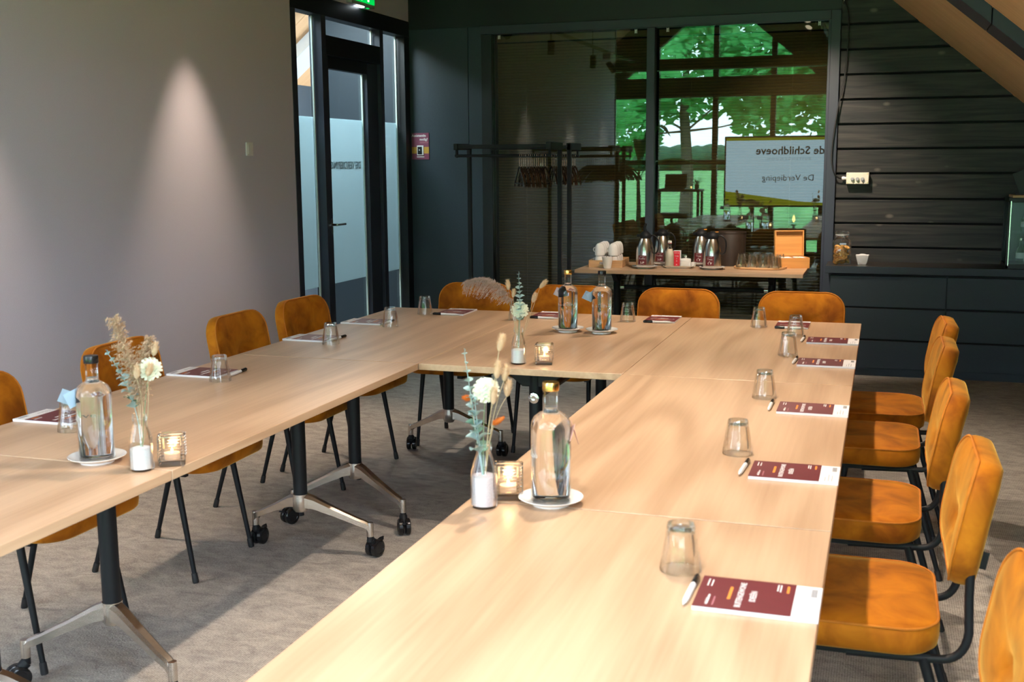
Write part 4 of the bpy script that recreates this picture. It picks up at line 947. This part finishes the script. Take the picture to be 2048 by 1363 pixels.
# tumbler tray
t = thing('tumbler_tray', 'rounded pale wooden tray full of upturned tumblers', 'tray', (.055, 4.285, ZT), -.12)
B().rings([[(x, y, z) for x, y in rrect(.36-i, .30-i, .10, 8)] for i, z in ((.01, 0), (0, .004), (0, .014), (.006, .016), (.012, .010))]).obj('board', TRAYW, t)
M4 = Matrix.Translation((.055, 4.285, ZT+.0105)) @ Matrix.Rotation(-.12, 4, 'Z')
rows = [(-.105, (-.115, -.035, .045, .120)), (-.022, (-.135, -.050, .035, .118)), (.062, (-.120, -.040, .045, .125)), (.125, (-.055, .030))]
rn = ('front', 'second', 'third', 'rear')
for k, (yy, xs_) in enumerate(rows):
    for i, xx in enumerate(xs_):
        nm = ('leftmost', 'second from the left', 'third from the left', 'rightmost')[i] if len(xs_) == 4 else ('left', 'right')[i]
        dup(tum0, M4 @ Vector((xx, yy, 0)), rnd.uniform(0, 6), 'upturned tumbler on the wooden tray, %s in the %s row' % (nm, rn[k]), 'tumblers on the wooden tray')
# tea box
t = thing('tea_box', 'open bamboo tea box with upright lid at the right of the coffee table', 'box', (.265, 4.395, ZT), .32)
bx, by, bh = .105, .085, .075
for a in ((-bx, -by, 0, bx, by, .006), (-bx, -by, .006, -bx+.008, by, bh), (bx-.008, -by, .006, bx, by, bh), (-bx+.008, -by, .006, bx-.008, -by+.008, bh), (-bx+.008, by-.008, .006, bx-.008, by, bh)): box('side_board', BAMBOO, *a, t, .001)
box('divider', BAMBOO, -.003, -by+.008, .006, .003, by-.008, bh-.012, t)
ld = thing('lid', None, None); ld.parent = t; ld.location = (0, by+.004, bh); ld.rotation_euler = (-.10, 0, 0)
for a in ((-bx, .018, 0, bx, .024, .185), (-bx, -.012, 0, -bx+.008, .018, .185), (bx-.008, -.012, 0, bx, .018, .185), (-bx+.008, -.012, .177, bx-.008, .018, .185), (-bx+.008, -.012, 0, bx-.008, .018, .008)): box('lid_board', BAMBOO, *a, ld, .001)
M5 = Matrix.Translation((.265, 4.395, ZT)) @ Matrix.Rotation(.32, 4, 'Z')
sz = None
for c_ in range(2):
    for k in range(6):
        lab = 'tea sachet in the %s half of the tea box, %s' % (('left', 'right')[c_], ('in front', 'second', 'third', 'fourth', 'fifth', 'at the back')[k])
        s = thing('tea_sachet', lab, 'sachet', M5 @ Vector((-.050+.1*c_, -.060+.023*k, .0066)), .32, 'tea sachets')
        s.rotation_euler = (.30, 0, .32)
        box('envelope', PAPER, -.036, -.003, 0, .036, .003, .070, s, .001)
        box('print', GREENFILM if (k+c_*2) % 3 == 0 else PAPER, -.030, -.0034, .044, .0, .0034, .0704, s)

# ================================================================== CABINET WALL
t = thing('sideboard', 'long dark blue drawer cabinet against the black planks', 'cabinet', (1.45, 4.24, 0))
x0, x1, y0, y1 = .540-1.45, 2.36-1.45, 0, YG-4.24-.006
box('carcass', CABM, x0, .020, .055, x1, y1, .715, t)
box('plinth', CABM, x0, .035, 0, x1, y1, .055, t)
box('worktop', CABTOP, x0-.034, -.020, .722, x1, y1, .773, t, .002)
box('worktop_edge', CABM, x0-.034, -.0225, .724, x1, -.0200, .772, t)
for cx0, cx1 in ((x0, 1.305-1.45), (1.309-1.45, 2.10-1.45), (2.104-1.45, x1)):
    for z0, z1 in ((.492, .704), (.266, .478), (.060, .252)):
        f = box('drawer_front', CABM, cx0+.001, -.001, z0, cx1-.001, .019, z1, t, .0015)
        box('finger_grip', SHADOWGAP, cx0+.004, .004, z1+.001, cx1-.004, .0195, z1+.009, f)
t = thing('biscuit_jar', 'clip-top glass jar of golden biscuits on the dark cabinet', 'jar', (.606, 4.375, .7735), .15)
def sq(w_, z, r): return [(x, y, z) for x, y in rrect(w_, w_, r, 5)]
B().rings([sq(.108, 0, .03), sq(.122, .006, .032), sq(.124, .02, .032), sq(.124, .150, .032), sq(.118, .165, .034), sq(.096, .180, .040), sq(.084, .186, .041), sq(.084, .205, .041)], True, False).rings([sq(.118, .150, .03), sq(.118, .012, .03)], False, True).obj('glass_body', BOTTLEG, t)
B().rings([sq(.090, .207, .044), sq(.100, .212, .049), sq(.100, .224, .049), sq(.088, .230, .043)]).obj('glass_lid', GLASS, t)
B().lathe([(.042,.2045),(.047,.2045),(.047,.2085),(.042,.2085)], 28, cap0=False, cap1=False).obj('gasket', PLASTICW, t)
b = B().tube([(.0, -.048, .20), (.012, -.058, .19), (.012, -.060, .165), (-.012, -.060, .165), (-.012, -.058, .19), (0, -.048, .2)], .0014, 6).tube([(.044*math.cos(a), .044*math.sin(a), .198) for a in [2*PI*i/24 for i in range(24)]], .0013, 6, closed=True)
b.obj('wire_clip', CHROME, t)
tg = B().box(-.022, -.066, .140, .022, -.0655, .152).obj('tag', TAGB, t)
bm_ = B().lathe([(.001,0),(.018,0),(.0215,.003),(.0220,.007),(.0200,.011),(.010,.0095),(.007,.012),(.001,.012)], 18).mesh('biscuit', BISC)
for k in range(34):
    lay = k//6; i = k % 6
    a = i*PI/3+lay*.5; r_ = .034 if i < 5 else .004
    loc = Vector((.606, 4.375, .7735)) + Matrix.Rotation(.15, 3, 'Z') @ Vector((r_*math.cos(a)*1.02, r_*math.sin(a)*1.02, .018+lay*.0185+rnd.uniform(-.003, .003)))
    if lay >= 5: loc.z += .004
    o = put(bm_, 'biscuit'); o.location = loc; o.rotation_euler = (rnd.uniform(.2, 1.4), rnd.uniform(-.6, .6), rnd.uniform(0, 6))
    tag(o, 'round golden biscuit in the %s of the clip-top jar' % ('bottom layer', 'second layer from the bottom', 'third layer from the bottom', 'fourth layer from the bottom', 'fifth layer from the bottom', 'topmost layer')[lay], 'biscuit', 'biscuits in the %s layer of the jar' % ('bottom', 'second', 'third', 'fourth', 'fifth', 'topmost')[lay])
t = thing('white_bowl', 'small square white bowl beside the biscuit jar', 'bowl', (.748, 4.385, .7735), 0)
B().rings([sq(.058, 0, .004), sq(.060, .002, .004), sq(.090, .066, .005), sq(.086, .066, .005), sq(.056, .006, .003)]).obj('bowl', WHITE, t)
b = B().rings([sq(.080, .056, .004), sq(.060, .066, .004), sq(.03, .072, .004), sq(.006, .074, .002)], False, True).obj('sweetener', SANDM, t); b['kind'] = 'stuff'
# display case
t = thing('display_case', 'black glass-fronted display case at the right end of the cabinet', 'display case', (1.94, 4.40, .7735))
for x in (-.275, .255): box('case_post', FRAMEB, x, -.14, 0, x+.02, -.12, .455, t, .002)
box('back_board', FRAMEB, -.275, .14, 0, .275, .15, .47, t); box('case_side', FRAMEB, .262, -.12, .0, .275, .14, .455, t); box('case_side', DOORP, -.272, -.12, .03, -.266, .14, .44, t)
box('case_base', FRAMEB, -.275, -.14, 0, .275, .15, .03, t); box('case_top', FRAMEB, -.275, -.14, .44, .275, .15, .47, t, .002)
box('top_board', TRAYW, -.25, -.12, .47, .275, .14, .487, t, .002)
box('front_pane', DOORP, -.255, -.135, .03, .255, -.130, .44, t); box('glass_shelf', CLEARP, -.262, -.12, .235, .262, .13, .241, t); box('edge_strip', CHROME, -.262, -.143, .02, -.256, -.1395, .45, t)
mini = [('small bottle in the display case, upper shelf, left', -.15, .242), ('small bottle in the display case, upper shelf, right', .10, .242), ('small bottle in the display case, lower shelf, left', -.17, .031), ('small bottle in the display case, lower shelf, right', .06, .031)]
for l, x, z in mini:
    m_ = thing('mini_bottle', l, 'bottle', (1.94+x, 4.40, .7735+z), 0, 'bottles in the display case')
    B().lathe([(.001,0),(.026,0),(.028,.004),(.028,.080),(.022,.098),(.011,.112),(.0105,.150),(.001,.150)], 20).obj('glass_body', BOTTLEG, m_)
    B().lathe([(.001,.150),(.0125,.150),(.0125,.166),(.001,.167)], 14).obj('cap', CHROME, m_)
    B().lathe([(.0285,.030),(.0288,.030),(.0288,.065),(.0285,.065)], 20, cap0=False, cap1=False).obj('label', PLASTICW, m_)
t = thing('menu_holder', 'tilted dark frame standing on the display case', 'frame', (1.745, 4.40, 1.2612))
box('frame', FRAMEB, -.05, -.004, 0, .05, .004, .15, t, .001, Matrix.Rotation(-.0, 4, 'X') @ Matrix.Rotation(-.38, 4, 'Y') @ Matrix.Translation((.05, 0, 0)))
box('foot', FRAMEB, -.03, -.03, 0, .09, .03, .006, t)
# --- control box and its cable
t = thing('control_box', 'cream wall box with three grey buttons on the black planks', 'switch box', (.690, YG-.004, 1.371))
box('housing', M('cream_plastic', (.74, .66, .55), .4, var=.02), -.0775, -.060, -.041, .0775, 0, .041, t, .003)
box('faceplate', M('cream_faceplate', (.76, .69, .58), .4, var=.02), -.0745, -.0635, -.038, .0745, -.060, .038, t, .001)
for i in range(3): B().lathe([(.014,0),(.014,.004),(.0105,.005),(.0105,.018),(.009,.0195),(.001,.0195)], 20, M=Matrix.Translation((-.034+.034*i, -.0635, -.006)) @ Matrix.Rotation(PI/2, 4, 'X'), cap0=True).obj('button', M('grey_button', (.36, .37, .38), .35, var=.02) if i == 0 else bpy.data.materials['grey_button'], t)
for sx in (-1, 1):
    for sz_ in (-1, 1): B().lathe([(.0034,0),(.0034,.0012),(.001,.0014)], 8, M=Matrix.Translation((sx*.067, -.0635, sz_*.030)) @ Matrix.Rotation(PI/2, 4, 'X')).obj('screw', GOLD, t)
B().lathe([(.010,0),(.010,.012),(.013,.013),(.013,.026),(.009,.032),(.008,.032)], 14, M=Matrix.Translation((-.0775, -.030, 0)) @ Matrix.Rotation(-PI/2, 4, 'Y')).obj('cable_gland', PLASTICW, t)
kc = 1.0095
cab = [(.700-.109, YG-.034, 1.371), (.565, YG-.045, 1.372), (.535, YG-.06, 1.40), (.510, YG-.065, 1.47), (.508, YG-.06, 1.60), (.535, YG-.055, 1.85), (.575, YG-.04, 2.09), (.590, YG-.035, 2.40), (.578, YG-.035, 2.54), (.556, YG-.04, 2.596), (.548, YG-.01, 2.59)]
def smooth_path(P, n=6):
    P = [Vector(p) for p in P]; out = []
    for i in range(len(P)-1):
        a, b, c, d = P[max(i-1, 0)], P[i], P[i+1], P[min(i+2, len(P)-1)]
        for k in range(n):
            s = k/n; out.append(.5*((2*b)+(c-a)*s+(2*a-5*b+4*c-d)*s*s+(3*b-a-3*c+d)*s**3))
    return out+[P[-1]]
tag(B().tube(smooth_path(cab), .0052, 8).obj('cable', RUBBER), 'thick black cable hanging beside the window post to the control box', 'cable')
t = thing('cable_hook', 'small white hook holding the black cable up high', 'hook', (.552, YG-.004, 2.602)); B().tube([(0, 0, 0), (0, -.03, .0), (0, -.045, .006), (0, -.05, .018)], .003, 8).obj('hook', PLASTICW, t)

# ================================================================== COAT RACK AND HANGERS
t = thing('coat_rack', 'black steel coat rack with two rails before the left glass pane', 'coat rack', (-1.585, 3.735, 0))
def rb(n, *a, bev=.003): return box(n, BLACK, *a, t, bev)
xa, xb = -.325, .335
for x, y in ((xb, -.125), (xb, .125), (xa, -.125)): rb('post', x-.014, y-.014, 0, x+.014, y+.014, 1.628)
for y0_, y1_ in ((-.40, -.111), (.111, .385)): rb('arm', xb-.019, y0_, 1.584, xb+.019, y1_, 1.634)
rb('arm', xa-.014, -.40, 1.588, xa+.014, -.111, 1.630)
rb('foot', xb-.02, -.38, 0, xb+.02, .38, .03); rb('foot', xa-.02, -.38, 0, xa+.02, .38, .03); rb('foot_bar', xa, -.014, .004, xb, .014, .03)
for y in (-.37, .355):
    rb('top_rail', xa-.01, y-.016, 1.594, xb+.01, y+.016, 1.622)
    for x in (xa, xb): rb('rod_bracket', x-.008, y-.008, 1.535, x+.008, y+.008, 1.594)
    B().tube([(xa-.012, y, 1.548), (xb+.012, y, 1.548)], .0095, 10).obj('hanging_rod', BLACK, t)
HANG = M('dark_lacquered_wood', (.035, .018, .009), .22, var=.3, scale=30, coat=.5)
h0 = None
def make_hanger(label, group):
    t = thing('clothes_hanger', label, 'hanger', (0,0,0), 0, group)
    B().tube([(0, -.012, -.006)]+[(0, .0125*math.sin(a), .0+.0125*math.cos(a)) for a in [-PI/2+PI*k/9*1.35 for k in range(10)]]+[(0, .002, -.024), (0, 0, -.036), (0, 0, -.080)], .0016, 6).obj('hook', CHROME, t)
    B().tube(smooth_path([(0, -.215, -.208), (0, -.178, -.165), (0, -.09, -.112), (0, 0, -.078), (0, .09, -.112), (0, .178, -.165), (0, .215, -.208)], 4), [.0064]*25, 8).obj('shoulder_bar', HANG, t)
    B().tube([(0, -.19, -.186), (0, .19, -.186)], .0045, 6).obj('trouser_bar', HANG, t)
    return t
cnt = 0
for rail, (yr, xs_) in enumerate(((3.365, [-1.462+.0150*i for i in range(13)]), (4.09, [-1.445+.0160*i for i in range(12)]))):
    for i, x in enumerate(xs_):
        lab = 'dark wooden hanger on the %s rail, %s' % (('front', 'rear')[rail], 'leftmost' if i == 0 else 'rightmost' if i == len(xs_)-1 else '%s from the left' % ('second third fourth fifth sixth seventh eighth ninth tenth eleventh twelfth'.split()[i-1]))
        g = 'hangers on the %s rail' % ('front', 'rear')[rail]; loc = (x+rnd.uniform(-.002, .002), yr, 1.5595-.0125); rot = (0, 0, .42+rnd.uniform(-.05, .05))
        if h0 is None: h0 = make_hanger(lab, g); h0.location = loc; h0.rotation_euler = rot; bpy.context.view_layer.update()
        else: dup(h0, loc, None, lab, g, rot)

# ================================================================== WALL ITEMS
t = thing('poster', 'burgundy help notice with a call button on the dark panel', 'poster', (-2.700, YG-.002, 1.636))
box('sheet', M('plum_card', (.19, .045, .085), .45, var=.05), -.074, -.004, -.105, .074, 0, .105, t)
box('yellow_band', M('ochre_print', (.46, .25, .035), .5, var=.03), -.074, -.0044, -.058, .074, -.0036, -.006, t)
FX = lambda x, z, y=-.0046: frame((x, y, z), (1,0,0), (0,0,1))
text('Assistentie', .028, INK, t, FX(-.012, .084), bold=.0006); text('nodig?', .028, INK, t, FX(.030, .054), bold=.0006)
b = B()
for z in (.032, .024): b.box(-.005, -.0048, z, .070, -.004, z+.004)
b.obj('pale_print', PINK, t, smooth=0)
box('logo_print', INK, -.032, -.0048, -.088, .032, -.004, -.081, t)
c = box('button_plate', PLASTICW, -.028, -.010, -.072, .028, -.004, .006, t, .001); c2 = box('call_button', BLACK, -.021, -.015, -.064, .016, -.010, -.004, t, .002)
B().lathe([(.005,0),(.005,.001),(.001,.0012)], 14, M=Matrix.Translation((-.004, -.015, -.030)) @ Matrix.Rotation(PI/2, 4, 'X')).obj('button_mark', INK, c2)
t = thing('wall_switch', 'small white switch on the lilac wall', 'switch', (XL, 2.135, 1.592))
box('plate', PLASTICW, 0, -.036, -.040, .010, .036, .040, t, .002); box('rocker', PLASTICW, .010, -.026, -.030, .014, .026, .030, t, .0015)
t = thing('exit_sign', 'lit green emergency exit sign above the glazed door', 'exit sign', (XL, 3.705, 2.632))
box('housing', M('grey_plastic', (.35, .35, .37), .4, var=.02), 0, -.19, -.012, .045, .19, .19, t, .004)
sg = box('sign_face', EXITG, .045, -.175, .012, .049, .180, .185, t)
FP = Matrix(((0,0,1,.0495),(1,0,0,0),(0,1,0,0),(0,0,0,1)))
b = B()
for poly in ([(-.10,.150),(-.075,.150),(-.075,.172),(-.10,.172)], [(-.115,.100),(-.075,.115),(-.070,.145),(-.100,.145)], [(-.118,.105),(-.095,.098),(-.075,.055),(-.130,.025),(-.138,.040),(-.098,.062)], [(-.098,.105),(-.078,.112),(-.048,.070),(-.020,.030),(-.036,.022),(-.062,.055)], [(-.075,.140),(-.040,.110),(-.030,.118),(-.070,.148)], [(-.105,.140),(-.140,.115),(-.132,.106),(-.100,.128)]): b.prism(poly, .0008, FP)
b.obj('running_figure', EXITW, sg, smooth=0)
B().prism([(.06,.024),(.085,.024),(.085,.175),(.06,.175)], .0008, FP).obj('white_door', EXITW, sg, smooth=0)
box('emergency_lamp', EXITL, .012, -.06, -.020, .036, .03, -.012, t); box('status_light', EXITG, .015, .10, -.018, .03, .13, -.012, t)

# ================================================================== TRACKS AND SPOTLIGHTS
def track(label, x, z, y0, y1):
    t = thing('light_track', label, 'light track', (x, y0, z))
    box('rail', BLACK, -.018, 0, -.016, .018, y1-y0, .016, t, .002)
    n = 4
    for i in range(n):
        y = .2+(y1-y0-.4)*i/(n-1); h = roof_z(x)-z; 
        if 2.1 < y0+y < 2.45 or -1.65 < y0+y < -1.25: y += .45
        B().tube([(0, y, .014), (0, y, h+.005)], .005, 6).obj('drop_rod', BLACK, t)
    return t
track('black light track hanging above the right-hand tables', .215, 2.86, -4.2, 4.3)
track('black light track hanging along the lilac wall', -2.50, 2.86, -2.6, 4.2)
def spotlamp(label, loc, aim, energy, size, blend, color, group, rad=.03):
    t = thing('track_spotlight', label, 'spotlight', loc, 0, group)
    d = (Vector(aim)-Vector(loc)).normalized(); q = d.to_track_quat('-Z', 'Y').to_matrix().to_4x4()
    B().tube([(0, 0, .144), (0, 0, .03)], .008, 8).obj('stem', BLACK, t)
    b = B().lathe([(.001,.06),(.034,.06),(.036,.056),(.036,-.09),(.033,-.09),(.033,-.072),(.001,-.072)], 24, M=q).obj('barrel', BLACK, t)
    B().lathe([(.001,-.074),(.0325,-.074),(.0325,-.0725),(.001,-.0725)], 20, M=q).obj('lamp_face', LAMPON, t)
    l = light('spot', 'SPOT', (0, 0, 0), energy, color, spot_size=size, spot_blend=blend, shadow_soft_size=rad); l.parent = t
    l.matrix_local = Matrix.Translation(d*.095) @ q
WARM = (1.0, .83, .66)
for i, (y, ax, ay, az, e) in enumerate(((-2.75, .35, -2.3, .75, .62), (-.88, .25, -1.15, .75, 1.2), (.95, .30, .75, .75, .45), (1.95, .35, 1.5, .75, .85), (3.25, .34, 4.62, 1.30, 1.5), (2.75, -.40, 4.3, .85, 1.3))):
    spotlamp('black spotlight over the right-hand tables, %s from the camera' % ('first', 'second', 'third', 'fourth', 'sixth', 'fifth')[i], (.215, y, 2.70), (ax, ay, az), KEY*e*4, math.radians((100, 100, 100, 100, 66, 66)[i]), (.7, .7, .7, .7, 1, 1)[i], WARM, 'spotlights over the tables')
for i, y in enumerate((1.52, -.28, -2.02)):
    spotlamp('black spotlight washing the lilac wall, %s' % ('nearest the door', 'middle one', 'farthest from the door')[i], (-2.50, y, 2.70), (-2.56, y, 0), WASH*6, math.radians(54), 1.0, (1, .76, .56), 'spotlights along the lilac wall')
for i, (y, ax, ay) in enumerate(((-1.2, -1.2, -1.4), (3.1, -1.2, 1.4))):
    spotlamp('black spotlight on the wall track aimed at the left tables, %s' % ('nearer the camera', 'nearer the rear wall')[i], (-2.50, y, 2.70), (ax, ay, .7), KEY*1.1, math.radians(80), .6, WARM, 'spotlights aimed at the left tables')
t = thing('ceiling_unit', 'small white unit fixed to the wall-side light track', 'unit', (-2.46, -.95, 2.80)); box('body', PLASTICW, -.05, -.14, -.05, .05, .14, .04, t, .006)

# ================================================================== BEHIND THE CAMERA (mirrored in the rear glass)
t = thing('presentation_screen', 'large screen on a black stand, mirrored in the rear glass', 'screen', (-.52, -4.25, 0))
box('bezel', FRAMEB, -.92, -.04, .815, .92, .03, 1.865, t, .006)
fc = box('display', SCREEN, -.895, .030, .84, .895, .034, 1.84, t)
RD = lambda x, z, y=.0346: frame((x, y, z), (-1,0,0), (0,0,1))
B().box(-.895, .0342, 1.80, .895, .0352, 1.84).prism([(-.895,.84),(.895,.84),(.895,.86),(.2,.90),(-.895,1.05)], .001, Matrix.Translation((0, .0352, 0)) @ MY).obj('olive_graphic', SCREENO, fc, smooth=0)
text('de Schildhoeve', .165, SCREENT, fc, RD(.045, 1.645), bold=.003); text('BUITENGEWOON', .058, SCREENG, fc, RD(.03, 1.525), space=1.5); text('De Verdieping', .13, SCREENT, fc, RD(.025, 1.245))
for x in (-.5, .5): box('stand_leg', FRAMEB, x-.03, -.1, .03, x+.03, -.04, 1.5, t, .003); box('stand_foot', FRAMEB, x-.03, -.30, 0, x+.03, .25, .04, t, .003)
t = thing('high_table', 'narrow black high table by the glazed gable, mirrored in the glass', 'table', (-2.13, -4.24, 0))
box('top', FRAMEB, -.36, -.22, 1.045, .36, .22, 1.08, t, .003)
for x in (-.33, .33):
    for y in (-.19, .19): box('leg', FRAMEB, x-.018, y-.018, 0, x+.018, y+.018, 1.045, t)
t = thing('laptop', 'open dark laptop on the high table', 'laptop', (-2.20, -4.24, 1.0805)); box('base', FRAMEB, -.17, -.12, 0, .17, .12, .016, t, .003); box('lid', FRAMEB, -.17, -.004, 0, .17, .004, .225, t, .003, Matrix.Translation((0, -.12, .012)) @ Matrix.Rotation(.3, 4, 'X'))
t = thing('table_lantern', 'small glowing jar candle on the high table', 'candle', (-1.93, -4.20, 1.0805)); B().lathe([(.001,0),(.03,0),(.03,.08),(.028,.08),(.028,.01),(.001,.01)], 18).obj('jar', GLASS, t); B().lathe([(.001,.012),(.012,.014),(.010,.035),(.001,.05)], 10).obj('flame', FLAME, t)
t = thing('small_palm', 'small dark spiky plant on the high table', 'plant', (-1.86, -4.30, 1.0805)); B().lathe([(.001,0),(.03,0),(.038,.07),(.034,.07),(.001,.06)], 16).obj('pot', LEATHER, t); b = B()
for i in range(22):
    a = i*2.4; e = rnd.uniform(.3, 1.2); d = Vector((math.cos(a)*math.cos(e), math.sin(a)*math.cos(e), math.sin(e))); b.tube([(0,0,.06), d*.08+Vector((0,0,.06)), d*.18+Vector((0,0,.05))], [.003,.005,.001], 5, flat=.3)
b.obj('leaves', EUCD, t)
t = thing('bench', 'low cushioned stool before the glazed gable, mirrored in the glass', 'stool', (-2.10, -3.75, 0)); box('cushion', LEATHER, -.22, -.18, .66, .22, .18, .74, t, .02)
for x in (-.20, .20):
    for y in (-.16, .16): box('leg', FRAMEB, x-.012, y-.012, 0, x+.012, y+.012, .66, t)
t = thing('banana_plant', 'tall banana plant in a dark pot by the glazed gable', 'plant', (-2.72, -4.05, 0))
B().lathe([(.001,0),(.15,0),(.19,.38),(.18,.385),(.16,.34),(.001,.33)], 24).obj('pot', LEATHER, t)
B().tube([(0,0,.32),(.01,0,.8),(0,.02,1.25)], [.045,.035,.025], 10).obj('stem', GSTEM, t)
for i, (a, L, up) in enumerate(((.1, 1.05, .8), (1.3, .8, 1.4), (2.6, .9, .9), (3.7, .95, .55), (5.2, .9, .75), (.7, .75, 1.8))):
    P = bez((0,.02,1.2), (math.cos(a)*L*.35, math.sin(a)*L*.35, 1.2+up*.65), (math.cos(a)*L, math.sin(a)*L, 1.05+up*.45), 12)
    b = B(); vs = []; fs = []
    for k, p in enumerate(P):
        u = k/12; d = (P[min(k+1,12)]-P[max(k-1,0)]).normalized(); s_ = d.cross(Vector((0,0,1))).normalized(); wv = .012 if u < .2 else .10*math.sin(PI*min(1,(u-.2)/.8)**.8)+.004
        vs += [p+s_*wv+Vector((0,0,.25*wv)), p+Vector((0,0,.003)), p-s_*wv+Vector((0,0,.25*wv)), p-Vector((0,0,.003))]
    for k in range(12):
        q = k*4
        for j in range(4): fs.append((q+j, q+(j+1)%4, q+4+(j+1)%4, q+4+j))
    b.add(vs, fs).obj('leaf', LEAFB, t)
# outside: lantern, meadow, trees
structure('meadow', GRASS, B().box(-140, -230, -.35, 140, YF-.2, -.25))
t = thing('garden_lantern', 'black garden lantern outside the glazed gable', 'lantern', (-.55, -6.4, -.25)); B().lathe([(.05,0),(.05,.03),(.02,.05),(.02,.66),(.05,.69),(.001,.69)], 14).obj('post', FRAMEB, t)
B().rings([[(x, y, z) for x, y in rrect(w_, w_, .005, 1)] for w_, z in ((.16, .70), (.26, 1.0))]).obj('panes', DOORP, t); B().rings([[(x, y, z) for x, y in rrect(w_, w_, .005, 1)] for w_, z in ((.30, 1.0), (.30, 1.02), (.06, 1.16), (.02, 1.2))]).obj('roof', FRAMEB, t); B().lathe([(.001,.72),(.03,.76),(.02,.82),(.001,.86)], 10).obj('flame', FLAME, t)
def tree(label, x, y, trunk_h, crown, n, seed, name='tree', tr=.15, bark=BARK, ls=.15):
    r = random.Random(seed); t = thing(name, label, 'tree', (x, y, -.3))
    B().tube([(0,0,0),(.05,0,trunk_h*.5),(-.05,.05,trunk_h),(0,0,trunk_h+2)], [tr*1.3, tr, tr*.8, tr*.3], 10).obj('trunk', bark, t)
    b = B(); br = B()
    for c, R in crown:
        c = Vector(c)-Vector((0, 0, .25)); br.tube([(0,0,trunk_h*.85), (c*.5+Vector((0,0,trunk_h*.5)))*.9, c], [tr*.22, tr*.12, .015], 6)
        for _ in range(int(n*R*R*.35)):
            d = Vector((r.gauss(0,1), r.gauss(0,1), r.gauss(0,1))).normalized()*R*r.uniform(.35, 1)**.6; d.z *= .75
            p = c+d; u_ = Vector((r.uniform(-1,1), r.uniform(-1,1), r.uniform(-.5,.5))).normalized(); v_ = u_.cross(Vector((r.uniform(-1,1), r.uniform(-1,1), r.uniform(-1,1)))).normalized(); s_ = ls*r.uniform(.6, 1.3)
            b.add([p-u_*s_, p+v_*s_*.5, p+u_*s_, p-v_*s_*.5], [(0,1,2,3)])
    o = b.obj('foliage', LEAFG, t, smooth=0, fix=False); o['kind'] = 'stuff'
    br.obj('branches', bark, t)
tree('big leafy tree beyond the meadow edge, mirrored behind the screen', .2, -17.5, 3.0, [((0,0,5.0),2.4), ((2,0,4.2),1.9), ((-2.0,.3,4.4),1.8), ((-.8,.4,3.4),1.1), ((1.8,.4,3.2),1.2), ((3.6,0,4.0),1.7), ((0,0,7.0),2.4)], 1500, 3)
tree('leafy tree mirrored left of the window mullion', -3.9, -15.5, 3.0, [((0,0,4.4),1.9), ((1.7,.3,4.3),1.5), ((-1.8,0,3.9),1.5), ((0,0,6.2),2.0), ((1.9,.2,3.1),.8), ((-1.4,.5,2.8),.9)], 1500, 5)
tree('slim birch with pale trunk mirrored at the left edge of the glass', -4.9, -12.0, 2.6, [((0,0,3.4),1.0), ((-.7,0,2.9),.8), ((.6,.2,4.1),1.1)], 1500, 8, tr=.06, bark=BIRCH, ls=.10)
tree('leafy tree mirrored above the right of the screen', 5.2, -19, 2.8, [((0,0,4.6),2.3), ((2,0,4.0),1.7), ((-2,0,3.8),1.7), ((0,0,6.4),2.2)], 1500, 12)
b = B(); r = random.Random(4)
for i in range(260):
    x = -130+i*1.0; h = 3.6+1.6*r.random()
    b.lathe([(.8,0),(2.6,h*.3),(3.0,h*.6),(1.9,h*.9),(.1,h)], 7, (x+r.uniform(-.6,.6), -210+r.uniform(-3,3), -.3))
tag(b.obj('distant_wood', TREEL, smooth=60), 'dark line of distant woodland beyond the meadow', 'woodland', kind='stuff')
